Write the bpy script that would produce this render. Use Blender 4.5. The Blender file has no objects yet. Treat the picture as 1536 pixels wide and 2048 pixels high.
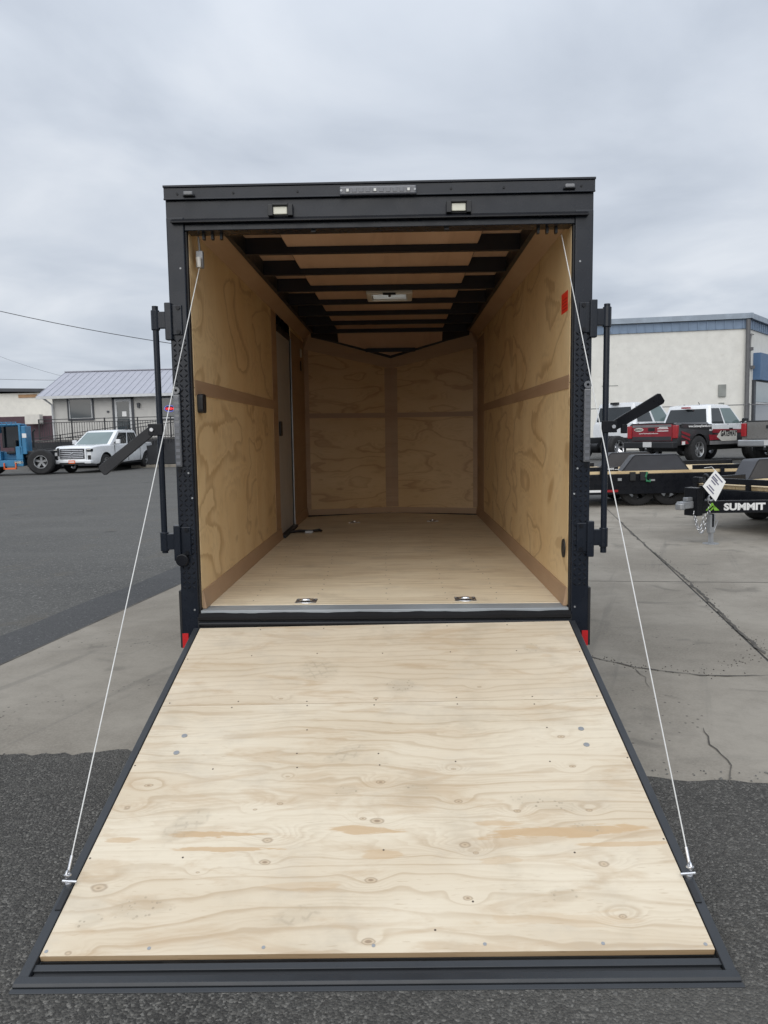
import bpy, bmesh, math, random
from mathutils import Vector, Matrix
R = math.radians
random.seed(7)
scn = bpy.context.scene
col = scn.collection

# ------------------------------------------------------------------ camera
cam_d = bpy.data.cameras.new("camera")
cam = bpy.data.objects.new("camera", cam_d); col.objects.link(cam)
cam_d.sensor_fit = 'VERTICAL'; cam_d.sensor_height = 36.0; cam_d.sensor_width = 27.0
cam_d.lens = 1531.73 / 2048 * 36.0
cam_d.clip_start = 0.05; cam_d.clip_end = 2000
def cam_axes(yaw, pitch, roll):
    fwd = Vector((-math.sin(yaw)*math.cos(pitch), math.cos(yaw)*math.cos(pitch), math.sin(pitch)))
    right = Vector((math.cos(yaw), math.sin(yaw), 0)); up = right.cross(fwd)
    r2 = right*math.cos(roll) + up*math.sin(roll); u2 = up*math.cos(roll) - right*math.sin(roll)
    return r2, u2, fwd
r_, u_, f_ = cam_axes(0.0227, -0.1019, -0.0258)
cm = Matrix((r_, u_, -f_)).transposed().to_4x4()
cm.translation = (0.1113, -3.968, 1.5091)
cam.matrix_world = cm
scn.camera = cam

# ------------------------------------------------------------------ light
SUN_EL, SUN_AZ = R(36), R(194)
def sky_world():
    w = bpy.data.worlds.new("World"); scn.world = w; w.use_nodes = True
    nt = w.node_tree; nt.nodes.clear()
    N = nt.nodes.new; L = nt.links.new
    out = N('ShaderNodeOutputWorld'); bg = N('ShaderNodeBackground'); L(bg.outputs[0], out.inputs[0])
    sky = N('ShaderNodeTexSky'); sky.sky_type = 'NISHITA'; sky.sun_disc = False
    sky.sun_elevation = SUN_EL; sky.sun_rotation = SUN_AZ
    tc = N('ShaderNodeTexCoord'); sep = N('ShaderNodeSeparateXYZ'); L(tc.outputs['Generated'], sep.inputs[0])
    # the cloud layer: a flat deck overhead, so project the view direction on it
    zz = N('ShaderNodeMath'); zz.operation = 'MAXIMUM'; L(sep.outputs[2], zz.inputs[0]); zz.inputs[1].default_value = 0.0
    za = N('ShaderNodeMath'); za.operation = 'ADD'; L(zz.outputs[0], za.inputs[0]); za.inputs[1].default_value = 0.16
    dx = N('ShaderNodeMath'); dx.operation = 'DIVIDE'; L(sep.outputs[0], dx.inputs[0]); L(za.outputs[0], dx.inputs[1])
    dy = N('ShaderNodeMath'); dy.operation = 'DIVIDE'; L(sep.outputs[1], dy.inputs[0]); L(za.outputs[0], dy.inputs[1])
    cb = N('ShaderNodeCombineXYZ'); L(dx.outputs[0], cb.inputs[0]); L(dy.outputs[0], cb.inputs[1])
    n1 = N('ShaderNodeTexNoise'); n1.inputs['Scale'].default_value = 1.25; n1.inputs['Detail'].default_value = 6; n1.inputs['Roughness'].default_value = 0.5
    n1.inputs['Distortion'].default_value = 0.4
    L(cb.outputs[0], n1.inputs['Vector'])
    rp = N('ShaderNodeValToRGB'); L(n1.outputs['Fac'], rp.inputs[0])
    e = rp.color_ramp.elements
    e[0].position = 0.34; e[0].color = (0.475, 0.525, 0.605, 1)
    e[1].position = 0.68; e[1].color = (0.72, 0.76, 0.82, 1)
    m = e.new(0.5); m.color = (0.585, 0.635, 0.712, 1)
    # overcast sky: luminance grows to the zenith (CIE), steeply only high up
    el = N('ShaderNodeMapRange'); L(zz.outputs[0], el.inputs[0])
    el.inputs[1].default_value = 0.0; el.inputs[2].default_value = 1.0; el.inputs[3].default_value = SKY_LO; el.inputs[4].default_value = SKY_HI
    pw = N('ShaderNodeMath'); pw.operation = 'POWER'; L(zz.outputs[0], pw.inputs[0]); pw.inputs[1].default_value = 2.6; L(pw.outputs[0], el.inputs[0])
    mu = N('ShaderNodeVectorMath'); mu.operation = 'SCALE'; L(rp.outputs[0], mu.inputs[0]); L(el.outputs[0], mu.inputs['Scale'])
    ns = N('ShaderNodeVectorMath'); ns.operation = 'SCALE'; L(sky.outputs[0], ns.inputs[0]); ns.inputs['Scale'].default_value = 0.08
    mx = N('ShaderNodeMix'); mx.data_type = 'RGBA'; mx.inputs[0].default_value = 0.95
    L(ns.outputs[0], mx.inputs[6]); L(mu.outputs[0], mx.inputs[7])
    L(mx.outputs[2], bg.inputs[0]); bg.inputs[1].default_value = 1.0
SKY_LO, SKY_HI = 0.90, 2.1
sky_world()
sun_d = bpy.data.lights.new("sun", 'SUN'); sun = bpy.data.objects.new("sun", sun_d); col.objects.link(sun)
sun_d.energy = 1.5; sun_d.angle = R(70); sun_d.color = (1.0, 0.955, 0.89)
# light arrives from behind and above the camera
sun.rotation_euler = (R(54), 0, R(-14))
scn.view_settings.view_transform = 'Standard'; scn.view_settings.look = 'None'
scn.view_settings.gamma = 1; scn.view_settings.use_curve_mapping = False
scn.view_settings.exposure = 0.2

# ------------------------------------------------------------------ node helper
class G:
    def __init__(s, name):
        s.m = bpy.data.materials.new(name); s.m.use_nodes = True
        s.nt = s.m.node_tree; s.nt.nodes.clear()
        s.out = s.n('ShaderNodeOutputMaterial'); s.b = s.n('ShaderNodeBsdfPrincipled')
        s.l(s.b.outputs[0], s.out.inputs[0])
    def n(s, t): return s.nt.nodes.new(t)
    def l(s, a, b): s.nt.links.new(a, b)
    def put(s, v, sock):
        if hasattr(v, 'is_output'): s.l(v, sock)
        else: sock.default_value = v
    def math(s, op, a, b=0.0, c=None):
        n = s.n('ShaderNodeMath'); n.operation = op; s.put(a, n.inputs[0]); s.put(b, n.inputs[1])
        if c is not None: s.put(c, n.inputs[2])
        return n.outputs[0]
    def mr(s, v, a, b, c, d, smooth=True):
        n = s.n('ShaderNodeMapRange'); n.interpolation_type = 'SMOOTHSTEP' if smooth else 'LINEAR'
        s.put(v, n.inputs[0])
        for i, x in enumerate((a, b, c, d)): s.put(x, n.inputs[i+1])
        return n.outputs[0]
    def mix(s, f, a, b, mode='MIX'):
        n = s.n('ShaderNodeMix'); n.data_type = 'RGBA'; n.blend_type = mode
        s.put(f, n.inputs[0]); s.put(a if hasattr(a, 'is_output') else (*a, 1)[:4], n.inputs[6]); s.put(b if hasattr(b, 'is_output') else (*b, 1)[:4], n.inputs[7])
        return n.outputs[2]
    def obj(s):
        n = s.n('ShaderNodeTexCoord'); return n.outputs['Object']
    def sep(s, v):
        n = s.n('ShaderNodeSeparateXYZ'); s.l(v, n.inputs[0]); return n.outputs
    def comb(s, x, y, z=0.0):
        n = s.n('ShaderNodeCombineXYZ'); s.put(x, n.inputs[0]); s.put(y, n.inputs[1]); s.put(z, n.inputs[2]); return n.outputs[0]
    def noise(s, v, scale, detail=2.0, rough=0.5, dist=0.0):
        n = s.n('ShaderNodeTexNoise'); s.put(v, n.inputs['Vector']); n.inputs['Scale'].default_value = scale
        n.inputs['Detail'].default_value = detail; n.inputs['Roughness'].default_value = rough; n.inputs['Distortion'].default_value = dist
        return n.outputs['Fac']
    def vor(s, v, scale, feature='F1'):
        n = s.n('ShaderNodeTexVoronoi'); s.put(v, n.inputs['Vector']); n.inputs['Scale'].default_value = scale; n.feature = feature
        return n.outputs
    def bump(s, h, st, d=0.01):
        n = s.n('ShaderNodeBump'); n.inputs['Strength'].default_value = st; n.inputs['Distance'].default_value = d
        s.l(h, n.inputs['Height']); s.l(n.outputs[0], s.b.inputs['Normal'])
    def col(s, c): s.put(c if hasattr(c, 'is_output') else (*c, 1)[:4], s.b.inputs['Base Color'])
    def rough(s, r): s.put(r, s.b.inputs['Roughness'])
    def metal(s, r): s.b.inputs['Metallic'].default_value = r

def paint(name, c, rough=0.45, metal=0.0, var=0.12, bump=0.0, bscale=300, coat=0.0, spec=None, dirt=None):
    g = G(name); o = g.obj()
    n = g.noise(o, 2.3, 5, 0.6)
    c2 = g.mix(g.mr(n, 0.3, 0.75, 0, 1), tuple(x*(1-var) for x in c), tuple(min(1, x*(1+var)) for x in c))
    if dirt:
        d = g.noise(o, 5.0, 6, 0.7)
        c2 = g.mix(g.mr(d, 0.52, 0.8, 0, 0.55), c2, dirt)
    g.col(c2); g.metal(metal)
    g.rough(g.mr(g.noise(o, 9, 3), 0.2, 0.8, max(0.02, rough-0.07), rough+0.07))
    if bump: g.bump(g.noise(o, bscale, 2), bump, 0.002)
    if coat: g.b.inputs['Coat Weight'].default_value = coat
    if spec is not None: g.b.inputs['Specular IOR Level'].default_value = spec
    return g.m

def glass(name, c=(0.02, 0.025, 0.028), rough=0.04):
    g = G(name); o = g.obj()
    n = g.noise(o, 1.3, 2)
    g.col(g.mix(n, tuple(x*0.7 for x in c), tuple(x*1.3 for x in c))); g.rough(rough)
    g.b.inputs['Coat Weight'].default_value = 0.5
    return g.m

def glow(name, c, s):
    g = G(name); g.col(c); g.put((*c, 1), g.b.inputs['Emission Color']); g.b.inputs['Emission Strength'].default_value = s
    return g.m

def ply(name, light, mid, dark, ga, gb, N, sa, sb, k=0.0, seed=0.0, amp=0.8, knots=(), patches=(), boots=(), rnd=None, rough=0.55, gloss=0.0, wash=0.0, lo=0.5, floor=0.28, sub=0.0, mott=0.0, det=2.4):
    """veneer: growth-ring contour lines of a stretched noise field, bent round knots"""
    g = G(name); o = g.obj(); x = g.sep(o)
    a, b = x[ga], x[gb]
    if rnd:
        oi = g.n('ShaderNodeObjectInfo'); sd = g.math('MULTIPLY_ADD', oi.outputs['Random'], 37.0, seed)
    else: sd = seed
    p = g.comb(g.math('MULTIPLY', a, sa), g.math('MULTIPLY', b, sb), sd)
    f = g.math('MULTIPLY', g.noise(p, 1.0, det, 0.48, 0.35), N)
    if k: f = g.math('MULTIPLY_ADD', b, k, f)
    jit = g.noise(g.comb(g.math('MULTIPLY', a, 6), g.math('MULTIPLY', b, 30), sd), 1.0, 2)
    f = g.math('MULTIPLY_ADD', jit, 0.22, f)
    q = g.comb(g.math('MULTIPLY', a, 0.6), b, 0.0)
    core = None
    for (ka, kb, kr) in knots:
        d = g.n('ShaderNodeVectorMath'); d.operation = 'DISTANCE'; g.l(q, d.inputs[0]); d.inputs[1].default_value = (ka*0.6, kb, 0)
        dv = d.outputs['Value']
        f = g.math('ADD', f, g.mr(dv, 0.0, kr*5.0, 0.9, 0.0))
        dn = g.math('DIVIDE', g.math('MULTIPLY_ADD', g.math('SUBTRACT', jit, 0.5), kr*1.5, dv), kr*0.62)
        core = dn if core is None else g.math('MINIMUM', core, dn)
    t = g.math('FRACT', f)
    line = g.math('POWER', g.mr(t, lo, 0.93, 0, 1), 1.6)
    line = g.math('MULTIPLY', line, g.mr(t, 0.93, 1.0, 1, 0))
    big = g.noise(g.comb(g.math('MULTIPLY', a, 0.8), g.math('MULTIPLY', b, 2.2), sd), 1.7, 3)
    line = g.math('MULTIPLY', line, g.mr(big, 0.3, 0.62, amp*floor, amp))
    if sub:
        t2 = g.math('FRACT', g.math('MULTIPLY_ADD', f, 4.0, g.math('MULTIPLY', jit, 0.8)))
        l2 = g.math('MULTIPLY', g.mr(t2, 0.25, 0.9, 0, 1), g.mr(t2, 0.9, 1.0, 1, 0))
        l2 = g.math('MULTIPLY', l2, g.mr(g.noise(p, 2.6, 3), 0.42, 0.62, 0.0, sub))
    fib = g.noise(g.comb(g.math('MULTIPLY', a, 5.0), g.math('MULTIPLY', b, 110.0), sd), 1.0, 3, 0.6)
    c = g.mix(g.mr(big, 0.3, 0.7, 0, 1), light, mid)
    c = g.mix(g.mr(fib, 0.35, 0.75, 0, 0.4), c, mid)
    if sub: c = g.mix(l2, c, dark)
    c = g.mix(line, c, dark)
    if mott:
        mo = g.noise(g.comb(g.math('MULTIPLY', a, 2.2), g.math('MULTIPLY', b, 9.0), 7.7), 1.0, 5, 0.62, 0.9)
        c = g.mix(g.mr(mo, 0.5, 0.66, 0, mott), c, (0.47, 0.345, 0.215))
        m3 = g.noise(g.comb(a, g.math('MULTIPLY', b, 1.6), 1.1), 2.6, 5, 0.65)
        c = g.mix(g.mr(m3, 0.5, 0.74, 0, mott*0.6), c, (0.42, 0.375, 0.31))
    fleck = g.noise(g.comb(g.math('MULTIPLY', a, 22.0), g.math('MULTIPLY', b, 160.0), sd), 1.0, 1)
    c = g.mix(g.mr(fleck, 0.66, 0.8, 0, 0.4), c, dark)
    wob = g.noise(g.comb(g.math('MULTIPLY', a, 4.5), g.math('MULTIPLY', b, 26), 3.1), 1.0, 4, 0.6, 0.5)
    for (pa, pb, ra, rb, st) in patches:
        da = g.math('DIVIDE', g.math('SUBTRACT', a, pa), ra); db = g.math('DIVIDE', g.math('SUBTRACT', b, pb), rb)
        dd = g.math('SQRT', g.math('ADD', g.math('MULTIPLY', da, da), g.math('MULTIPLY', db, db)))
        dd = g.math('MULTIPLY_ADD', g.math('SUBTRACT', wob, 0.5), 3.4, dd)
        c = g.mix(g.mr(dd, 0.72, 1.0, st, 0.0), c, (0.50, 0.34, 0.185))
    if core is not None:
        ring = g.math('MULTIPLY', g.mr(core, 0.55, 0.95, 0, 1), g.mr(core, 0.95, 1.35, 1, 0))
        c = g.mix(g.mr(core, 0.3, 1.5, 0.6, 0), c, (0.46, 0.34, 0.21))
        c = g.mix(g.math('MULTIPLY', ring, 0.5), c, (0.24, 0.165, 0.105))
    if core is not None: c = g.mix(g.mr(core, 0.0, 0.5, 0.7, 0), c, (0.22, 0.15, 0.095))
    for (pa, pb, ra, rb, kind, ang) in boots:
        ca, sa_ = math.cos(ang), math.sin(ang)
        u0 = g.math('SUBTRACT', a, pa); v0 = g.math('SUBTRACT', b, pb)
        u = g.math('ADD', g.math('MULTIPLY', u0, ca), g.math('MULTIPLY', v0, sa_))
        v = g.math('SUBTRACT', g.math('MULTIPLY', v0, ca), g.math('MULTIPLY', u0, sa_))
        un = g.math('DIVIDE', u, ra); vn = g.math('DIVIDE', v, rb)
        dd = g.math('SQRT', g.math('ADD', g.math('MULTIPLY', un, un), g.math('MULTIPLY', vn, vn)))
        msk = g.mr(g.math('MULTIPLY_ADD', wob, 0.5, dd), 0.85, 1.25, 1, 0)
        if kind == 'dots':
            vo = g.vor(g.comb(u, v, 0.0), 62.0)[0]
            pat = g.mr(vo, 0.22, 0.36, 1, 0)
        else:
            w1 = g.math('ABSOLUTE', g.math('SINE', g.math('MULTIPLY', g.math('ADD', u, v), 62.0)))
            w2 = g.math('ABSOLUTE', g.math('SINE', g.math('MULTIPLY', g.math('SUBTRACT', u, v), 62.0)))
            pat = g.math('MAXIMUM', g.mr(w1, 0.1, 0.8, 0.7, 0), g.mr(w2, 0.1, 0.6, 0.7, 0))
        brk = g.mr(g.noise(g.comb(a, b, 1.7), 24, 3), 0.42, 0.6, 0.0, 1)
        pat = g.math('MULTIPLY', pat, brk)
        c = g.mix(g.math('MULTIPLY', g.math('MULTIPLY', pat, msk), 0.7 if kind == 'dots' else 0.45), c, (0.30, 0.24, 0.17))
        c = g.mix(g.math('MULTIPLY', msk, 0.16), c, (0.33, 0.28, 0.2))
    if wash:
        ws = g.noise(o, 3.0, 5, 0.65)
        c = g.mix(g.mr(ws, 0.5, 0.72, 0, wash), c, tuple(z*0.6 for z in mid))
    g.col(c); g.rough(rough)
    g.bump(g.math('ADD', g.math('MULTIPLY', fib, 0.6), g.math('MULTIPLY', line, -0.5)), 0.12, 0.002)
    return g.m

def asphalt(name, lo, hi, scale, stone=0.12, bst=0.5, brown=0.15):
    g = G(name); o = g.obj()
    v = g.vor(o, scale); vs = g.sep(v[1])
    v2 = g.vor(o, scale*2.3); v2s = g.sep(v2[1])
    n = g.noise(o, 0.35, 6, 0.6); fine = g.noise(o, scale*0.55, 4, 0.7)
    mid = tuple((p+q)/2 for p, q in zip(lo, hi))
    c = g.mix(g.mr(n, 0.3, 0.72, 0, 1), lo, mid)
    c = g.mix(g.mr(vs[0], 0.3, 1.0, 0, 0.8), c, hi)
    c = g.mix(g.mr(vs[1], 1-stone, 1-stone*0.6, 0, 0.55), c, tuple(min(1, x*1.9) for x in hi))
    c = g.mix(g.mr(v2s[2], 0.8, 0.95, 0, 0.5), c, tuple(x*0.5 for x in lo))
    br = g.noise(o, 1.4, 5, 0.65)
    c = g.mix(g.mr(br, 0.55, 0.75, 0, brown), c, (0.11, 0.088, 0.058))
    st = g.noise(g.comb(g.math('MULTIPLY', g.sep(o)[0], 0.25), g.math('MULTIPLY', g.sep(o)[1], 0.9), 0.0), 1.0, 5, 0.6)
    c = g.mix(g.mr(st, 0.45, 0.7, 0, 0.5), c, hi)
    oil = g.vor(o, 0.9); oc = g.sep(oil[1])
    c = g.mix(g.math('MULTIPLY', g.mr(g.math('MULTIPLY_ADD', br, 0.5, oil[0]), 0.28, 0.42, 0.6, 0), g.mr(oc[0], 0.55, 0.6, 0, 1)), c, tuple(x*0.35 for x in lo))
    g.col(c); g.rough(0.88); g.b.inputs['Specular IOR Level'].default_value = 0.25
    h = g.math('ADD', g.math('MULTIPLY', v[0], -1.0), g.math('MULTIPLY', fine, 0.8))
    g.bump(h, bst, 0.012)
    return g.m

def concrete(name):
    g = G(name); o = g.obj()
    n = g.noise(o, 0.8, 7, 0.62, 0.3); n2 = g.noise(o, 6.0, 6, 0.7); f = g.noise(o, 90, 3, 0.7)
    c = g.mix(g.mr(n, 0.36, 0.64, 0, 1), (0.198, 0.177, 0.146), (0.295, 0.268, 0.226))
    c = g.mix(g.mr(n2, 0.4, 0.75, 0, 0.45), c, (0.178, 0.161, 0.134))
    c = g.mix(g.mr(f, 0.3, 0.75, 0, 0.45), c, (0.335, 0.308, 0.262))
    v = g.vor(o, 26.0); vs = g.sep(v[1]); msk = g.noise(o, 1.1, 3)
    pit = g.math('MULTIPLY', g.mr(v[0], 0.10, 0.24, 1, 0), g.mr(vs[0], 0.62, 0.72, 0, 1))
    pit = g.math('MULTIPLY', pit, g.mr(msk, 0.5, 0.62, 0.0, 1))
    c = g.mix(g.math('MULTIPLY', pit, 0.8), c, (0.05, 0.046, 0.04))
    st = g.noise(g.comb(g.math('MULTIPLY', g.sep(o)[0], 0.6), g.math('MULTIPLY', g.sep(o)[1], 2.2), 4.0), 1.0, 5, 0.65)
    c = g.mix(g.mr(st, 0.55, 0.72, 0, 0.35), c, (0.135, 0.127, 0.112))
    bl = g.noise(o, 2.2, 3, 0.5, 0.8)
    c = g.mix(g.mr(bl, 0.60, 0.72, 0, 0.4), c, (0.10, 0.093, 0.08))
    sx = g.sep(o); ty = g.math('ADD', g.math('MULTIPLY', sx[0], 0.97), g.math('MULTIPLY', sx[1], -0.35))
    tn = g.noise(g.comb(g.math('MULTIPLY', ty, 5.0), g.math('MULTIPLY', sx[1], 0.25), 2.0), 1.0, 4, 0.6)
    c = g.mix(g.mr(tn, 0.58, 0.7, 0, 0.28), c, (0.11, 0.104, 0.093))
    g.col(c); g.rough(0.9); g.b.inputs['Specular IOR Level'].default_value = 0.25
    g.bump(g.math('SUBTRACT', g.math('MULTIPLY', f, 0.5), pit), 0.35, 0.006)
    return g.m

M = {}
M['black'] = paint('black_powder_coat', (0.009, 0.0125, 0.020), 0.27, 0, 0.15, 0.12, 260, spec=0.34)
M['black_gloss'] = paint('black_gloss_steel', (0.007, 0.008, 0.011), 0.28, 0, 0.15, 0.1, 120, spec=0.25)
M['black_plain'] = paint('black_plastic', (0.012, 0.013, 0.015), 0.5, 0, 0.2)
M['ramp_black'] = paint('ramp_black_steel', (0.02, 0.022, 0.024), 0.4, 0, 0.25, 0.2, 90, dirt=(0.05, 0.05, 0.048))
M['rubber'] = paint('rubber', (0.016, 0.016, 0.017), 0.75, 0, 0.2, 0.2, 150)
M['tyre'] = paint('tyre_rubber', (0.018, 0.018, 0.019), 0.8, 0, 0.2, 0.3, 60)
M['alu'] = paint('aluminium', (0.5, 0.51, 0.52), 0.38, 0.85, 0.15, 0.1, 90)
M['chrome'] = paint('chrome', (0.75, 0.76, 0.78), 0.16, 1.0, 0.05)
M['zinc'] = paint('zinc_plated', (0.62, 0.63, 0.65), 0.3, 0.9, 0.15)
M['cable'] = paint('cable_sheath', (0.62, 0.62, 0.60), 0.4, 0.1, 0.1)
M['galv'] = paint('galvanised', (0.36, 0.37, 0.38), 0.5, 0.6, 0.2)
M['lens_clear'] = paint('clear_lens', (0.115, 0.12, 0.13), 0.22, 0, 0.2, coat=0.5)
M['led'] = paint('led_and_glint', (0.7, 0.7, 0.66), 0.25, 0, 0.1)
M['cream_lens'] = paint('cream_lens', (0.68, 0.67, 0.56), 0.3, 0, 0.08)
M['red_refl'] = paint('red_reflector', (0.55, 0.018, 0.022), 0.25, 0, 0.1, coat=0.5)
M['sticker_red'] = paint('red_sticker', (0.72, 0.03, 0.012), 0.5, 0, 0.08)
M['white_paint'] = paint('white_vehicle_paint', (0.74, 0.76, 0.78), 0.25, 0, 0.04, coat=0.7)
M['grey_paint'] = paint('grey_vehicle_paint', (0.17, 0.165, 0.155), 0.3, 0.2, 0.06, coat=0.7)
M['glass'] = glass('dark_glass')
M['glass_green'] = glass('tinted_glass', (0.12, 0.17, 0.17))
M['pale_plastic'] = paint('pale_plastic', (0.62, 0.60, 0.55), 0.35, 0, 0.06)
M['luan'] = ply('luan_trim', (0.45, 0.305, 0.19), (0.385, 0.25, 0.15), (0.29, 0.175, 0.10), 1, 2, 3.0, 0.3, 6, 0, 4.0, 0.35, rough=0.6)
M['luan_c'] = ply('luan_ceiling', (0.62, 0.43, 0.31), (0.54, 0.36, 0.25), (0.4, 0.25, 0.165), 1, 0, 3.0, 0.4, 5, 0, 9.0, 0.3, rough=0.5)
M['wall_ply'] = ply('wall_plywood', (0.79, 0.60, 0.345), (0.72, 0.515, 0.27), (0.44, 0.275, 0.125), 2, 1, 5.0, 2.1, 1.05, 0, 2.0, 0.72, rnd=True, rough=0.45, lo=0.66, floor=0.7, sub=0.28)
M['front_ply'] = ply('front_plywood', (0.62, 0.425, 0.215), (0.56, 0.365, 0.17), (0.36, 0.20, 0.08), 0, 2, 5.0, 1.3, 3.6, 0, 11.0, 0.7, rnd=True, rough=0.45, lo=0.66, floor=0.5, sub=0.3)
M['floor_ply'] = ply('floor_plywood', (0.82, 0.72, 0.54), (0.74, 0.63, 0.455), (0.47, 0.36, 0.225), 0, 1, 3.4, 0.7, 3.4, 22.0, 5.0, 0.6, rough=0.5, wash=0.4, sub=0.35, mott=0.35)
KN = [(-0.882,-1.716,.022),(-0.908,-1.352,.015),(-0.867,-1.236,.013),(-0.357,-1.343,.012),(-0.374,-1.521,.018),(-0.367,-1.616,.013),(-0.002,-1.437,.017),(-0.053,-1.424,.010),
      (0.006,-1.237,.012),(0.294,-1.552,.018),(0.326,-1.589,.009),(0.289,-1.347,.013),(0.731,-1.643,.015),(0.49,-1.399,.011),(0.743,-1.401,.012),(0.284,-1.77,.011),(0.736,-1.843,.012),
      (-0.017,-1.695,.014),(-0.017,-1.919,.013),(-0.885,-1.948,.012),(-0.441,-1.372,.009),(-0.347,-1.198,.007),(-0.579,-1.656,.007),(0.728,-0.983,.013),(0.735,-1.166,.010),(0.283,-1.17,.009)]
M['ramp_low'] = ply('ramp_lower_sheet', (0.68, 0.60, 0.465), (0.59, 0.495, 0.36), (0.40, 0.29, 0.175), 0, 1, 5.6, 0.8, 3.0, 14.0, 1.3, 0.55, knots=KN,
    patches=[(0.62,-1.505,0.27,0.030,0.8),(0.82,-1.56,0.15,0.012,0.6),(0.40,-1.455,0.10,0.012,0.5),(-0.58,-1.492,0.20,0.016,0.8),(-0.5,-1.556,0.17,0.011,0.75),(-0.05,-1.478,0.12,0.021,0.75),(0.014,-1.585,0.07,0.022,0.5),(-0.86,-1.51,0.06,0.014,0.55),(0.40,-1.62,0.06,0.02,0.35),(-0.2,-1.72,0.14,0.02,0.3),(0.55,-1.85,0.2,0.03,0.25)],
    boots=[(-0.721,-1.79,.115,.05,'dots',0.1),(-0.864,-1.843,.05,.03,'dots',0.5),(-0.133,-1.07,.10,.05,'x',0.5),(-0.671,-1.443,.12,.06,'x',0.9),(-0.12,-1.277,.06,.035,'dots',0),(0.598,-1.363,.15,.045,'dots',-0.2),
           (0.712,-1.482,.07,.022,'dots',-0.2),(0.579,-1.763,.05,.035,'dots',0),(-0.238,-1.825,.10,.04,'x',0.3),(0.138,-1.27,.06,.02,'dots',0)], rough=0.6, wash=0.25, lo=0.6, sub=0.2, mott=0.5, det=4.0)
KT = [(0.438,-0.618,.011),(-0.024,-0.693,.012),(-0.445,-0.68,.008)]
M['ramp_top'] = ply('ramp_upper_sheet', (0.66, 0.57, 0.435), (0.57, 0.475, 0.345), (0.40, 0.29, 0.175), 0, 1, 5.2, 0.95, 3.6, 20.0, 8.3, 0.42, knots=KT,
    boots=[(0.087,-0.59,.08,.06,'dots',0),(0.724,-0.283,.05,.05,'dots',0.8),(-0.3,-0.45,.1,.12,'x',1.2)], patches=[(0.735,-0.283,.035,.03,0.3),(0.785,-0.36,.03,.018,0.25)], rough=0.6, wash=0.3, lo=0.5, sub=0.22, mott=0.55, det=4.0)
M['ply_edge'] = ply('plywood_edge', (0.56, 0.41, 0.25), (0.42, 0.29, 0.16), (0.2, 0.12, 0.06), 0, 2, 2.0, 2.0, 20, 190, 3.3, 0.8, rough=0.7)
M['plank'] = ply('pine_plank', (0.66, 0.52, 0.31), (0.58, 0.44, 0.25), (0.42, 0.29, 0.14), 0, 1, 4.0, 0.6, 9.0, 0, 6.6, 0.5, rnd=True)
M['asphalt_far'] = asphalt('worn_asphalt', (0.074, 0.073, 0.069), (0.120, 0.117, 0.109), 55, 0.06, 0.3, 0.35)
M['asphalt_near'] = asphalt('coarse_asphalt', (0.038, 0.0365, 0.034), (0.120, 0.115, 0.104), 125, 0.12, 0.7, 0.28)
M['tar'] = asphalt('sealed_asphalt', (0.056, 0.057, 0.058), (0.086, 0.086, 0.086), 70, 0.03, 0.15, 0.05)
M['concrete'] = concrete('weathered_concrete')
M['crack'] = paint('crack_dirt', (0.098, 0.089, 0.076), 0.95, 0, 0.4)
M['pebble'] = paint('loose_stone', (0.12, 0.118, 0.11), 0.9, 0, 0.5)

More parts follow.
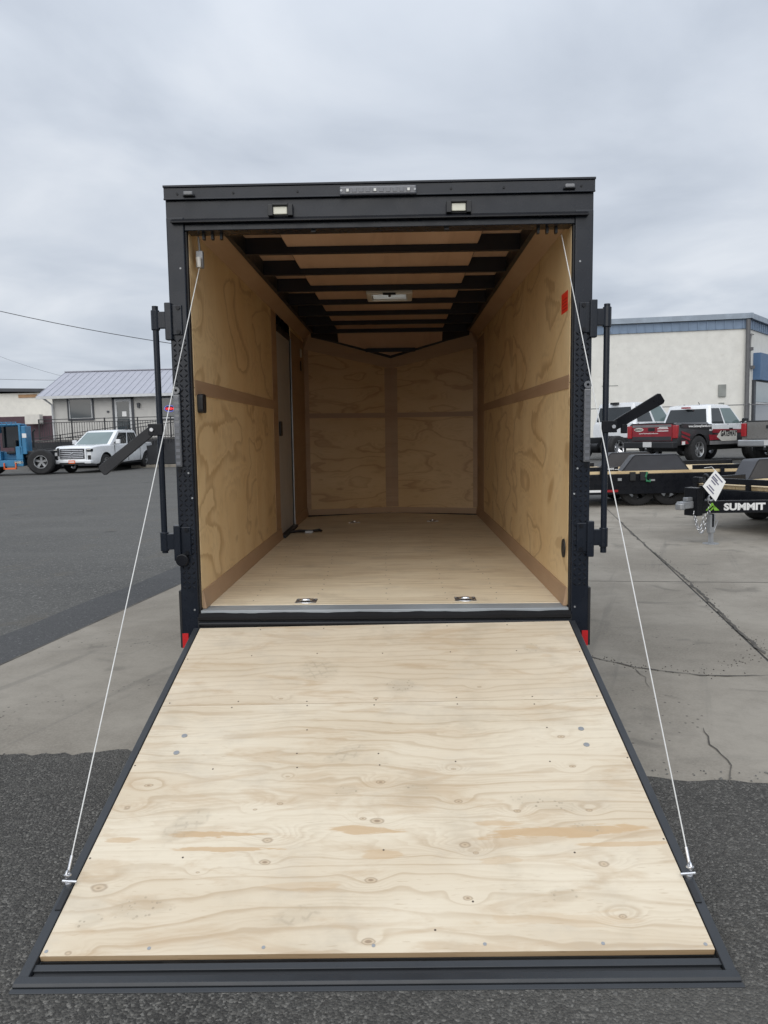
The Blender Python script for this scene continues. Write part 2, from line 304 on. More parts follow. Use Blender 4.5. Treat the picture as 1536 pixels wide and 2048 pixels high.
# ------------------------------------------------------------------ mesh helper
class MB:
    def __init__(s): s.v = []; s.f = []
    def add(s, vs, fs):
        o = len(s.v); s.v += [tuple(p) for p in vs]; s.f += [tuple(i+o for i in f) for f in fs]; return s
    def box(s, x0, x1, y0, y1, z0, z1, T=None):
        if x0 > x1: x0, x1 = x1, x0
        if y0 > y1: y0, y1 = y1, y0
        if z0 > z1: z0, z1 = z1, z0
        vs = [(x0,y0,z0),(x1,y0,z0),(x1,y1,z0),(x0,y1,z0),(x0,y0,z1),(x1,y0,z1),(x1,y1,z1),(x0,y1,z1)]
        if T: vs = [T @ Vector(p) for p in vs]
        return s.add(vs, [(0,3,2,1),(4,5,6,7),(0,1,5,4),(1,2,6,5),(2,3,7,6),(3,0,4,7)])
    def prism(s, poly, d):
        """poly: list of 3D points (planar), extruded by the vector d"""
        n = len(poly); d = Vector(d); A = [Vector(p) for p in poly]; B = [p + d for p in A]
        return s.add(A + B, [tuple(range(n-1, -1, -1)), tuple(range(n, 2*n))] + [(i, (i+1) % n, n+(i+1) % n, n+i) for i in range(n)])
    def tube(s, pts, r, n=8, caps=True, r2=None):
        pts = [Vector(p) for p in pts]; rings = []; m = len(pts)
        for i, p in enumerate(pts):
            t = (pts[min(i+1, m-1)] - pts[max(i-1, 0)]).normalized()
            a = t.cross(Vector((0,0,1)))
            if a.length < 1e-4: a = t.cross(Vector((1,0,0)))
            a.normalize(); b = t.cross(a)
            rr = r if r2 is None else r + (r2-r)*i/(m-1)
            rings.append([p + a*math.cos(2*math.pi*k/n)*rr + b*math.sin(2*math.pi*k/n)*rr for k in range(n)])
        vs = [q for rg in rings for q in rg]; fs = []
        for i in range(m-1):
            for k in range(n): fs.append((i*n+k, i*n+(k+1) % n, (i+1)*n+(k+1) % n, (i+1)*n+k))
        if caps: fs += [tuple(range(n-1, -1, -1)), tuple((m-1)*n+k for k in range(n))]
        return s.add(vs, fs)
    def disc(s, c, nrm, r, h, n=10):
        c = Vector(c); nrm = Vector(nrm).normalized(); return s.tube([c, c+nrm*h], r, n)
    def lathe(s, prof, axis_o, axis_d, n=28, a0=0, a1=2*math.pi):
        """prof: list of (axial, radius), closed into a ring profile if first==last"""
        o = Vector(axis_o); d = Vector(axis_d).normalized()
        a = d.cross(Vector((0,0,1)));
        if a.length < 1e-4: a = Vector((1,0,0))
        a.normalize(); b = d.cross(a); m = len(prof); vs = []; fs = []
        full = abs(a1-a0-2*math.pi) < 1e-6; k = n if full else n+1
        for i in range(k):
            th = a0+(a1-a0)*i/n
            for (u, r) in prof: vs.append(o + d*u + (a*math.cos(th)+b*math.sin(th))*r)
        for i in range(n):
            j = (i+1) % k
            for q in range(m-1): fs.append((i*m+q, j*m+q, j*m+q+1, i*m+q+1))
        return s.add(vs, fs)
    def torus(s, c, nrm, R_, r, n=12, m=6, sx=1.0, up=None):
        c = Vector(c); nrm = Vector(nrm).normalized()
        a = Vector(up).normalized() if up is not None else nrm.cross(Vector((0,0,1)))
        if a.length < 1e-4: a = Vector((1,0,0))
        a.normalize(); b = nrm.cross(a); vs = []; fs = []
        for i in range(n):
            th = 2*math.pi*i/n; rad = a*math.cos(th)*sx + b*math.sin(th); rn = (a*math.cos(th)+b*math.sin(th))
            for j in range(m):
                ph = 2*math.pi*j/m; vs.append(c + rad*R_ + rn*(r*math.cos(ph)) + nrm*(r*math.sin(ph)))
        for i in range(n):
            for j in range(m): fs.append((i*m+j, ((i+1) % n)*m+j, ((i+1) % n)*m+(j+1) % m, i*m+(j+1) % m))
        return s.add(vs, fs)
    def mesh(s, name, mat, smooth=None):
        me = bpy.data.meshes.new(name); me.from_pydata(s.v, [], s.f); me.validate()
        bm = bmesh.new(); bm.from_mesh(me); bmesh.ops.recalc_face_normals(bm, faces=bm.faces); bm.to_mesh(me); bm.free()
        if mat: me.materials.append(mat)
        if smooth is not None:
            me.shade_smooth(); me.set_sharp_from_angle(angle=R(smooth))
        return me
    def build(s, name, mat, parent=None, smooth=None, bevel=0.0, kind=None, label=None):
        o = bpy.data.objects.new(name, s.mesh(name, mat, smooth)); col.objects.link(o)
        if parent: o.parent = parent
        if bevel:
            b = o.modifiers.new('bevel', 'BEVEL'); b.width = bevel; b.segments = 2; b.limit_method = 'ANGLE'; b.angle_limit = R(40)
        if kind: o['kind'] = kind
        if label: o['label'] = label
        return o

def tag(o, label, cat, group=None):
    o['label'] = label; o['category'] = cat
    if group: o['group'] = group
    return o
def thing(name, label, cat, loc=(0,0,0), rz=0.0, group=None):
    o = bpy.data.objects.new(name, None); col.objects.link(o); o.location = loc; o.rotation_euler = (0,0,rz)
    o.empty_display_size = 0.2
    return tag(o, label, cat, group)
def inst(src, parent, loc=None, rot=None, scale=None):
    """a copy of a part (shares mesh data) under parent"""
    c = src.copy(); col.objects.link(c); c.parent = parent
    if loc is not None: c.location = loc
    if rot is not None: c.rotation_euler = rot
    if scale is not None: c.scale = scale
    return c
def lettering(text, size, mat, parent, mtx, name='lettering', bold=0.0, shear=0.0, ext=0.0006, width=None):
    cu = bpy.data.curves.new('txt', 'FONT'); cu.body = text; cu.size = size; cu.extrude = ext; cu.offset = bold; cu.shear = shear
    cu.align_x = 'LEFT'; cu.resolution_u = 3
    t = bpy.data.objects.new('txt', cu); col.objects.link(t)
    bpy.context.view_layer.update()
    dg = bpy.context.evaluated_depsgraph_get()
    me = bpy.data.meshes.new_from_object(t.evaluated_get(dg)); bpy.data.objects.remove(t); bpy.data.curves.remove(cu)
    xs = [v.co.x for v in me.vertices]
    if width and xs:
        sc = width/(max(xs)-min(xs)); x0 = min(xs)
        for v in me.vertices: v.co.x = (v.co.x-x0)*sc
    me.materials.clear(); me.materials.append(mat)
    o = bpy.data.objects.new(name, me); col.objects.link(o); o.parent = parent; o.matrix_local = mtx
    return o
def frame_mtx(o, xdir, ydir):
    x = Vector(xdir).normalized(); y = Vector(ydir).normalized(); z = x.cross(y).normalized(); y = z.cross(x)
    m = Matrix((x, y, z)).transposed().to_4x4(); m.translation = o; return m
def S(t): t = max(0.0, min(1.0, t)); return t*t*(3-2*t)
def gh(x, y):
    """lot level: the far right and the far left rise a little"""
    return 0.34*S((y-13.5)/8)*S((x-1)/6) + 0.5*S((y-36.6)/2.4)*S((-x-2)/4)
# ------------------------------------------------------------------ ground
def grid_sheet(name, xs, ys, zoff, mat, T=None, hf=gh):
    vs = []; fs = []; nx = len(xs)
    for y in ys:
        for x in xs: vs.append((x, y, hf(x, y)+zoff))
    for j in range(len(ys)-1):
        for i in range(nx-1): fs.append((j*nx+i, j*nx+i+1, (j+1)*nx+i+1, (j+1)*nx+i))
    m = MB(); m.v = vs; m.f = fs
    o = m.build(name, mat, smooth=60); o['kind'] = 'structure'; return o
xs = [-900,-300,-150,-100,-70] + [i*1.0 for i in range(-50, 51)] + [70,100,150,300,900]
ys = [-300,-100,-40] + [i*1.0 for i in range(-20, 71)] + [80,100,130,170,250,400,900]
grid_sheet('ground', xs, ys, 0.0, M['asphalt_far'])
# apron of concrete slabs, in a frame turned a little to the trailer
AX = Vector((0.158, 0.9875, 0)); AY = Vector((0.9875, -0.158, 0)); A0 = Vector((-2.87, -0.36, 0))
def ap(u, v, z=0.0): return A0 + AY*u + AX*v + Vector((0,0,z))
def slab(u0, u1, v0, v1, jag0=0.0):
    m = MB(); nu = max(2, int((u1-u0)/0.35)); rnd = random.Random(int(u0*10+v0*7))
    nv = max(2, int((v1-v0)/1.0)); vs = []; fs = []
    for j in range(nv+1):
        for i in range(nu+1):
            u = u0+(u1-u0)*i/nu; v = v0+(v1-v0)*j/nv
            p = ap(u, v)
            vs.append((p.x, p.y, 0.006))
    for j in range(nv):
        for i in range(nu): fs.append((j*(nu+1)+i, j*(nu+1)+i+1, (j+1)*(nu+1)+i+1, (j+1)*(nu+1)+i))
    m.v = vs; m.f = fs
    o = m.build('concrete_slab', M['concrete']); o['kind'] = 'structure'; return o
gp = 0.008
for (u0, u1) in ((0.0, 5.04), (5.04, 9.9), (9.9, 14.5)):
    for (v0, v1) in ((-0.5, 4.62), (4.62, 9.0), (9.0, 13.2)):
        slab(u0+(gp if u0 else 0), u1-gp, v0+gp, v1-gp)
# ragged cracks and crumbled joints
def crack(pts, w0, w1, seed, z=0.0105, jag=0.02, step=0.05):
    rnd = random.Random(seed); P = [Vector((*p, 0)) for p in pts]; L = []; 
    for a, b in zip(P, P[1:]):
        n = max(1, int((b-a).length/step))
        for i in range(n): L.append(a.lerp(b, i/n))
    L.append(P[-1]); m = MB(); vs = []; off = 0.0
    for i, p in enumerate(L):
        t = (L[min(i+1, len(L)-1)]-L[max(0, i-1)]).normalized(); s = Vector((t.y, -t.x, 0))
        off = off*0.8 + rnd.uniform(-jag, jag)*0.5; w = 0.72*rnd.uniform(w0, w1)*(0.25 if i in (0, len(L)-1) else 1)
        q = p + s*off
        vs += [(q.x-s.x*w, q.y-s.y*w, z), (q.x+s.x*w, q.y+s.y*w, z)]
    fs = [(2*i, 2*i+1, 2*i+3, 2*i+2) for i in range(len(L)-1)]
    m.v = vs; m.f = fs; o = m.build('crack', M['crack']); o['kind'] = 'structure'; return o
crack([(3.62,8.3),(3.16,5.43),(2.89,3.395),(2.58,1.768),(2.475,0.986)], 0.006, 0.024, 3)
crack([(2.46,0.95),(2.28,-1.1)], 0.003, 0.007, 31)
crack([(1.2,1.11),(1.348,0.981),(1.557,0.752),(1.896,0.583),(2.3,0.55)], 0.003, 0.013, 4)
crack([(1.55,0.73),(1.56,0.55),(1.53,0.35)], 0.001, 0.004, 5)
crack([(1.60,-0.25),(1.53,-0.45),(1.55,-0.62),(1.47,-0.9)], 0.002, 0.006, 6, jag=0.03)
crack([(1.95,0.33),(2.3,0.18)], 0.001, 0.003, 7)
crack([(1.55,0.25),(1.62,0.15)], 0.001, 0.003, 8)
# smooth sealed strip of asphalt along the apron's left edge
m = MB(); rnd = random.Random(5); vs = []; n = 26
for i in range(n+1):
    v = -4.5+14*i/n; a = ap(-0.005, v); b = ap(-0.5-rnd.uniform(0, 0.10), v)
    vs += [(a.x, a.y, 0.004), (b.x, b.y, 0.004)]
m.v = vs; m.f = [(2*i, 2*i+1, 2*i+3, 2*i+2) for i in range(n)]
o = m.build('sealed_strip', M['tar']); o['kind'] = 'structure'
o = crack([tuple(ap(-0.012, v).xy) for v in (-1.5, 1.5, 4, 9)], 0.006, 0.014, 12, z=0.007, jag=0.005)
# coarse asphalt in front of the apron, with a crumbled edge
m = MB(); rnd = random.Random(9); ex = [-12.0+i*0.05 for i in range(0, 481)]; vs = []; off = 0
for x in ex:
    off = off*0.7 + rnd.uniform(-0.03, 0.03)
    y = -0.445 - 0.098*(x+1.3) - (0.10*S((x-0.2)/1.0)) + off
    if x < -1.3: y = -0.445 - 0.10*(x+1.3) + off
    vs += [(x, y, 0.0085), (x, -9.0, 0.0085)]
m.v = vs; m.f = [(2*i, 2*i+1, 2*i+3, 2*i+2) for i in range(len(ex)-1)]
o = m.build('asphalt_lane', M['asphalt_near']); o['kind'] = 'structure'
# loose grit on the coarse asphalt
m = MB(); rnd = random.Random(21)
for i in range(5200):
    x = rnd.uniform(-2.1, 2.2); y = rnd.uniform(-3.0, -0.45-0.1*(x+1.3))
    if abs(x) < 0.97 and -2.05 < y: continue
    r = rnd.uniform(0.0022, 0.006)*(1.7 if rnd.random() < 0.05 else 1)
    a = rnd.uniform(0, 3); c, s_ = math.cos(a), math.sin(a)
    vs = [(x+r*c*1.3, y+r*s_*1.3, .008), (x-r*s_, y+r*c, .008), (x-r*c*1.2, y-r*s_*1.2, .008), (x+r*s_*0.9, y-r*c*0.9, .008), (x+r*.25, y-r*.1, .0085+r*0.9)]
    m.add(vs, [(0,1,4),(1,2,4),(2,3,4),(3,0,4)])
m.build('gravel', M['pebble'], kind='stuff')
# dry leaf-sized crumbs in the chewed joint by the ramp
m = MB(); rnd = random.Random(22)
for i in range(260):
    t = rnd.random(); P = [(3.16,5.43),(2.89,3.395),(2.58,1.768),(2.475,0.986),(1.9,0.583),(1.35,0.98)]; k = min(4, int(t*5)); f = t*5-k
    x = P[k][0]*(1-f)+P[k+1][0]*f+rnd.gauss(0, .05); y = P[k][1]*(1-f)+P[k+1][1]*f+rnd.gauss(0, .05); r = rnd.uniform(0.002, 0.007)
    m.add([(x+r,y,.0065),(x,y+r,.0065),(x-r,y,.0065),(x,y-r,.0065),(x,y,.007+r)], [(0,1,4),(1,2,4),(2,3,4),(3,0,4)])
m.build('rubble', M['crack'], kind='stuff')

# ------------------------------------------------------------------ vehicles toolkit
def loft(mb, rings, cap=True):
    n = len(rings[0]); vs = [p for r in rings for p in r]; fs = []
    for i in range(len(rings)-1):
        for k in range(n): fs.append((i*n+k, i*n+(k+1) % n, (i+1)*n+(k+1) % n, (i+1)*n+k))
    if cap: fs += [tuple(range(n-1, -1, -1)), tuple((len(rings)-1)*n+k for k in range(n))]
    return mb.add(vs, fs)
def body_ring(x, zb, zt, w, wt=None, tuck=0.06, crown=0.02):
    wt = wt or w*0.90; h = zt-zb
    half = [(w-tuck, zb), (w-0.015, zb+0.10), (w, zb+h*0.42), (w-0.012, zb+h*0.62), (w-0.03, zt-0.06), (wt, zt)]
    pts = [(x, y, z) for (y, z) in half] + [(x, 0, zt+crown)] + [(x, -y, z) for (y, z) in reversed(half)]
    return pts
def bool_cut(obj, cutters, mat):
    for c in cutters:
        cm_ = bpy.data.objects.new('cut', c.mesh('cut', mat)); col.objects.link(cm_); cm_.parent = obj.parent
        md = obj.modifiers.new('b', 'BOOLEAN'); md.operation = 'DIFFERENCE'; md.solver = 'EXACT'; md.object = cm_
        try: md.material_mode = 'TRANSFER'
        except Exception: pass
    bpy.context.view_layer.update(); dg = bpy.context.evaluated_depsgraph_get()
    me = bpy.data.meshes.new_from_object(obj.evaluated_get(dg))
    kill = [md.object for md in obj.modifiers if md.type == 'BOOLEAN']
    obj.modifiers.clear(); old = obj.data; obj.data = me; me.name = old.name
    for k in kill: bpy.data.objects.remove(k)
    me.shade_smooth(); me.set_sharp_from_angle(angle=R(32))
def make_wheel(parent, x, y, z, r, w, side, spokes=6, rim_mat='alu', deep=0.02, rim_r=0.63):
    """side +1: outer face towards +y"""
    c = Vector((x, y, z)); d = Vector((0, side, 0))
    hub = MB().disc(c - d*w*0.30, d, r*0.34, w*0.3, 16).build('wheel', M['black_plain'], parent)
    prof = [(-w/2, r*rim_r), (-w/2, r*0.86), (-w*0.42, r*0.96), (-w*0.3, r), (-w*0.06, r), (-w*0.05, r*.975), (w*0.05, r*.975), (w*0.06, r), (w*0.3, r), (w*0.42, r*0.96), (w/2, r*0.86), (w/2, r*rim_r), (-w/2, r*rim_r)]
    t = MB().lathe(prof, c, d, 32).build('tyre', M['tyre'], hub, smooth=30)
    rm = MB(); rr = r*rim_r
    rm.lathe([(-w*0.45, rr*0.94), (w*0.47, rr*0.92), (w*0.5, rr*0.95), (w*0.5, rr*1.03), (w*0.42, rr*1.0), (-w*0.45, rr*0.99), (-w*0.45, rr*0.94)], c, d, 28)
    face = w*0.5-deep
    for k in range(spokes):
        a = 2*math.pi*(k+0.25)/spokes; u = Vector((math.cos(a), 0, math.sin(a))); v = Vector((-math.sin(a), 0, math.cos(a)))
        p = [c+u*rr*0.18-v*rr*0.15, c+u*rr*0.18+v*rr*0.15, c+u*rr*0.97+v*rr*0.20, c+u*rr*0.97-v*rr*0.20]
        rm.prism([q + d*(face-0.02) for q in p], d*0.02)
    rm.disc(c+d*(face-0.02), d, rr*0.26, 0.035, 14)
    rm.build('rim', M[rim_mat], hub, smooth=30)
    return hub
def panel(mb, pts, n, th=0.006):
    mb.prism(pts, Vector(n)*th); return mb

def make_cab(t, xa, xat, xct, xc, zb, zr, wb, wt, mat, doors, rear_glass=True, ws=True, gl='glass'):
    """greenhouse: x of windscreen base/top, roof rear, rear glass base; doors = list of (s0,s1) fractions of belt line"""
    mb = MB(); rings = []
    def ring(xf, xb, w, z, r=0.10):
        return [(xf, w-r, z), (xf-r*0.8, w, z), (xb+r*0.6, w, z), (xb, w-r, z), (xb, -(w-r), z), (xb+r*0.6, -w, z), (xf-r*0.8, -w, z), (xf, -(w-r), z)]
    L = [ring(xa, xc, wb, zb), ring(xa+(xat-xa)*0.86, xc+(xct-xc)*0.86, wb+(wt-wb)*0.86, zb+(zr-zb)*0.86), ring(xat, xct, wt, zr-0.035), ring(xat-0.16, xct+0.12, wt-0.11, zr), ]
    loft(mb, L); mb.build('cab', mat, t, smooth=40)
    h = zr-zb
    for sgn in (1, -1):
        def P(s, v):
            x0 = xc+(xct-xc)*v; x1 = xa+(xat-xa)*v; w = wb+(wt-wb)*v
            return Vector((x0+(x1-x0)*s, sgn*w, zb+h*v))
        nn = Vector((0, sgn, (wb-wt)/h)).normalized()
        for (s0, s1, g_) in doors:
            m = MB(); pts = [P(s0, 0.06), P(s1, 0.06), P(min(s1, 0.95) if s1 > .9 else s1, 0.80), P(s0, 0.80)]
            panel(m, pts, nn, 0.008); m.build('window', M[g_], t)
    if ws:
        d = Vector((xat-xa, 0, h)); nn = Vector((h, 0, -(xat-xa))).normalized()
        m = MB(); f = lambda s, v: Vector((xa, 0, zb))+d*v+Vector((0, s*((wb-0.13)+(wt-wb)*v), 0))
        panel(m, [f(-1, .05), f(1, .05), f(1, .84), f(-1, .84)], nn, 0.008); m.build('windscreen', M[gl], t)
    if rear_glass:
        d = Vector((xct-xc, 0, h)); nn = Vector((-h, 0, (xct-xc))).normalized()
        f = lambda s, v: Vector((xc, 0, zb))+d*v+Vector((0, s*((wb-0.11)+(wt-wb)*v), 0))
        m = MB(); panel(m, [f(-1, .10), f(1, .10), f(.97, .78), f(-.97, .78)], nn, 0.008); m.build('rear_window', M['glass'], t)
def mirror(t, x, z, w, mat, big=1.0):
    for sgn in (1, -1):
        m = MB(); m.box(x-0.06, x+0.05, sgn*(w+0.06), sgn*(w+0.06+0.19*big), z-0.05, z+0.13*big)
        o = m.build('mirror', M[mat], t, bevel=0.03)
        MB().tube([(x, sgn*(w-0.03), z), (x, sgn*(w+0.08), z+0.03)], 0.022, 6).build('mirror_arm', M['black_plain'], o)
def seams(t, xs, w, z0, z1, mat='black_plain'):
    for x in xs:
        for sgn in (1, -1):
            MB().box(x-0.006, x+0.006, sgn*(w-0.02), sgn*(w+0.0045), z0, z1).build('door_seam', M[mat], t)
def handles(t, xs, w, z, mat):
    for x in xs:
        for sgn in (1, -1):
            MB().box(x-0.10, x+0.10, sgn*(w-0.02), sgn*(w+0.03), z-0.02, z+0.025).build('door_handle', M[mat], t, bevel=0.008)
def plate(t, x, y, z, txt=None, nx=-1):
    MB().box(x, x+nx*0.012, y-0.155, y+0.155, z-0.08, z+0.08).build('licence_plate', M['plate'], t)

M['trim_bright'] = paint('bright_trim', (0.62, 0.64, 0.68), 0.3, 0.3, 0.05)
M['plate'] = paint('plate_white', (0.6, 0.6, 0.6), 0.4, 0, 0.15)
M['orange'] = paint('orange_plate', (0.75, 0.13, 0.02), 0.4, 0, 0.1)
M['tail_red'] = paint('tail_light_red', (0.32, 0.015, 0.02), 0.18, 0, 0.1, coat=0.8)
M['blue_machine'] = paint('blue_machine_paint', (0.035, 0.19, 0.36), 0.4, 0, 0.12, dirt=(0.04, 0.10, 0.15))
M['wrap_red'] = paint('wrap_red', (0.24, 0.016, 0.026), 0.35, 0, 0.15, coat=0.3)
M['wrap_dark'] = paint('wrap_dark', (0.03, 0.03, 0.033), 0.35, 0, 0.2, coat=0.3)
M['wrap_grey'] = paint('wrap_grey', (0.16, 0.16, 0.165), 0.35, 0, 0.2)
M['white_print'] = paint('white_print', (0.75, 0.75, 0.74), 0.5, 0, 0.05)
M['black_print'] = paint('black_print', (0.012, 0.012, 0.013), 0.5, 0, 0.1)
M['green_print'] = paint('green_print', (0.22, 0.50, 0.04), 0.5, 0, 0.05)
M['print_blue'] = paint('price_print', (0.09, 0.09, 0.16), 0.6)
M['strap_green'] = paint('green_webbing', (0.02, 0.16, 0.07), 0.6)
M['badge'] = paint('badge_cream', (0.6, 0.59, 0.54), 0.45, 0, 0.08)

# ------------------------------------------------------------------ white pickup by the office
def white_pickup():
    t = thing('parked_pickup', 'white crew cab pickup with wide chrome bar grille and orange front plate', 'pickup truck', (-14.85, 35.3, gh(-15, 35)), R(-101), 'pickups parked on the lot'); t.scale = (1.06, 1.06, 1.04)
    mb = MB(); w = 1.0
    st = [(-2.95,.52,1.30,.97),(-2.85,.48,1.34,1.0),(-1.2,.46,1.34,w),(0.2,.42,1.30,w),(1.35,.42,1.29,w),(2.0,.44,1.28,w),(2.55,.42,1.26,1.0),(2.80,.44,1.22,.97),(2.93,.50,1.14,.92)]
    loft(mb, [body_ring(x, zb, zt, ww) for x, zb, zt, ww in st])
    b = mb.build('body', M['white_paint'], t)
    cut = [MB().lathe([(-0.3, 0.001), (-0.3, .51), (.3, .51), (.3, 0.001)], (x, s*0.95, .43), (0,1,0), 24) for x in (1.85, -1.85) for s in (1,-1)]
    cut.append(MB().box(-2.87, -1.25, -.82, .82, .95, 1.6))
    bool_cut(b, cut, M['black_plain'])
    for x in (1.85, -1.85):
        for s in (1, -1): make_wheel(t, x, s*0.86, .42, .42, .28, s, 6)
    make_cab(t, 1.50, .50, -1.0, -1.32, 1.27, 1.98, .95, .80, M['white_paint'], [(.07,.44,'glass'),(.48,.86,'glass')], gl='glass_green')
    seams(t, (1.12, -.05, -1.15), 1.0, .5, 1.25); handles(t, (.15, -.95), 1.0, 1.1, 'white_paint')
    mirror(t, 1.05, 1.36, .97, 'white_paint', 1.15)
    g = MB().box(2.93, 2.985, -.62, .62, .66, 1.12).build('grille', M['black_gloss'], t, bevel=0.03)
    for k in range(5): MB().box(2.98, 3.01, -.60+.02*abs(k-2), .60-.02*abs(k-2), .70+k*.083, .735+k*.083).build('grille_bar', M['trim_bright'], g)
    fr = MB()
    for s in (1,-1): fr.box(2.9, 3.0, s*.62, s*.70,   .62, 1.14)
    fr.box(2.9, 3.0, -.70, .70, .60, .655); fr.build('grille_surround', M['white_paint'], t, bevel=0.02)
    MB().disc((3.015, 0, .93), (1,0,0), .06, .012, 16).build('badge', M['chrome'], g)
    for s in (1, -1):
        h = MB().box(2.80, 2.965, s*.71, s*.95, .98, 1.12).build('headlight', M['glass'], t, bevel=0.02)
        MB().box(2.90, 2.972, s*.74, s*.93, 1.065, 1.09).build('light_strip', M['led'], h)
        MB().box(2.86, 2.97, s*.76, s*.90, .60, .82).build('air_inlet', M['black_plain'], t, bevel=0.02)
    MB().box(2.75, 3.03, -.94, .94, .44, .62).build('bumper', M['white_paint'], t, bevel=0.05)
    MB().box(2.9, 3.04, -.62, .62, .40, .50).build('lower_grille', M['black_plain'], t)
    p = MB().box(3.035, 3.05, -.16, .16, .46, .60).build('licence_plate', M['orange'], t)
    MB().box(3.048, 3.053, -.13, .13, .505, .555).build('plate_print', M['white_print'], p)
    for s in (1, -1): MB().box(-1.15, 1.0, s*.88, s*1.03, .36, .41).build('side_step', M['black_plain'], t)
    MB().box(-3.05, -2.9, -.9, .9, .5, .68).build('rear_bumper', M['chrome'], t, bevel=0.03)
white_pickup()

# ------------------------------------------------------------------ pickups on the right, nose away
def rear_pickup(name, label, loc, rz, paintm, wrap=False, cab_paint=None, old=False):
    t = thing(name, label, 'pickup truck', loc, rz, 'pickups parked on the lot')
    cab_paint = cab_paint or paintm; w = .93; lift = .08
    mb = MB()
    st = [(-2.62,.60,1.24,.90),(-2.55,.58,1.27,.93),(-1.0,.56,1.27,w),(0.2,.52,1.2,w),(1.0,.52,1.20,w),(1.9,.54,1.14,w),(2.45,.52,1.06,.9),(2.65,.56,.98,.82)]
    loft(mb, [body_ring(x, zb, zt, ww) for x, zb, zt, ww in st])
    b = mb.build('body', paintm, t)
    cut = [MB().lathe([(-0.3, 0.001), (-0.3, .48), (.3, .48), (.3, 0.001)], (x, s*0.9, .44), (0,1,0), 24) for x in (1.65, -1.55) for s in (1,-1)]
    cut.append(MB().box(-2.56, -.85, -.76, .76, .9, 1.6)); bool_cut(b, cut, M['black_plain'])
    if wrap:
        b.data.materials.append(M['white_paint']); wi = len(b.data.materials)-1
        for pg_ in b.data.polygons:
            if pg_.center.z > .98 and pg_.center.x > -.9: pg_.material_index = wi
    for x in (1.65, -1.55):
        for s in (1, -1): make_wheel(t, x, s*0.80, .43, .43, .29, s, 6, 'alu', .05, .56)
    make_cab(t, 1.05, .35, -.72, -.92, 1.18, 1.84, .88, .74, cab_paint, [(.06,.40,'glass'),(.45,.90,'glass_green')])
    seams(t, (1.0, .02, -.75), w, .6, 1.2); handles(t, (.15,), w, 1.05, 'black_plain'); mirror(t, .82, 1.25, .88, 'black_plain')
    MB().box(-.95, -.80, -.12, .12, 1.72, 1.77).build('brake_light', M['tail_red'], t)
    MB().tube([(-.4, -.2, 1.8), (-.5, -.2, 1.92)], .012, 6).build('antenna', M['black_plain'], t)
    tg = MB().box(-2.66, -2.60, -.72, .72, .72, 1.26).build('tailgate', M['wrap_red'] if wrap else paintm, t, bevel=0.02)
    MB().box(-2.665, -2.59, -.74, .74, 1.235, 1.275).build('tailgate_cap', M['black_plain'], tg, bevel=0.008)
    MB().box(-2.668, -2.66, -.12, .12, 1.03, 1.13).build('tailgate_handle', M['black_plain'], tg)
    for s in (1, -1): MB().box(-2.67, -2.56, s*.735, s*.905, .80, 1.20).build('tail_light', M['tail_red'], t, bevel=0.02)
    bp = MB().box(-2.86, -2.60, -.90, .90, .50, .70).build('bumper', M['alu' if old else 'black_plain'], t, bevel=0.03)
    plate(t, -2.862, 0.0 if not old else -.1, .62)
    MB().box(-2.95, -2.6, -.04, .04, .40, .48).build('tow_hitch', M['black_plain'], t)
    MB().disc((-2.93, 0, .48), (0,0,1), .028, .05, 12).build('tow_ball', M['chrome'], t)
    MB().box(-2.2, 1.9, -.6, .6, .38, .55).build('underbody', M['black_plain'], t)
    if wrap:
        y = -w-0.004
        def strip(pts, mat, th=0.004, nm='wrap_stripe'):
            m = MB(); m.prism([Vector((px, y, pz)) for px, pz in pts], Vector((0, -th, 0))); return m.build(nm, M[mat], t)
        # printed stripes along the near side
        strip([(-2.5,1.12),(-.9,1.05),(-.9,1.20),(-2.5,1.24)], 'wrap_dark'); strip([(-.9,1.03),(2.3,1.0),(2.3,1.07),(1.0,1.17),(-.9,1.19)], 'white_paint', .009)
        strip([(-.85,.93),(1.1,.90),(1.1,1.02),(-.85,1.05)], 'wrap_red', .011)
        strip([(-2.48,1.02),(-2.05,.92),(-2.05,.84),(-2.48,.95)], 'wrap_red', .006)
        strip([(-2.48,.90),(-2.05,.78),(-2.05,.72),(-2.48,.83)], 'wrap_red', .006)
        strip([(-2.48,.72),(-2.2,.72),(-2.1,.62),(-2.48,.62)], 'wrap_red', .006)
        strip([(-1.05,.88),(-.2,.85),(-.2,.72),(-1.0,.70)], 'wrap_red', .006)
        strip([(-1.0,.68),(.9,.66),(.9,.56),(-1.0,.56)], 'wrap_grey', .005)
        o = y-.0145
        ma = lambda x, z: frame_mtx((x, o, z), (1,0,0), (0,0,1))
        lettering('www.GatewayRentals.com', .10, M['white_print'], t, ma(-2.15, 1.125), bold=.003, width=1.22)
        strip([(-.62,.80),(-.42,.99),(.5,.99),(.5,.66),(-.35,.66)], 'badge', .013, 'side_badge')
        lettering('GATEWAY', .24, M['black_print'], t, ma(-.42, .82), bold=.012, shear=.25, width=.95)
        strip([(-2.46,.70),(-2.30,.70),(-2.30,.60),(-2.46,.60)], 'white_print', .008, 'decal')
        m2 = lambda yy, z: frame_mtx((-2.671, yy, z), (0,-1,0), (0,0,1))
        e = MB(); pts = [Vector((-2.662, .46+.17*math.cos(a), 1.08+.06*math.sin(a))) for a in [2*math.pi*k/20 for k in range(20)]]
        e.prism(pts, Vector((-.006, 0, 0))); e.build('oval_badge', M['badge'], tg)
        lettering('GATEWAY', .07, M['black_print'], tg, m2(.60, 1.055), bold=.003, width=.28)
        for k, (y0, y1, z) in enumerate(((-.28,-.58,1.13),(-.22,-.60,1.09),(-.22,-.60,1.02))):
            MB().box(-2.668, -2.66, y0, y1, z, z+.022).build('print_line', M['white_print'], tg)
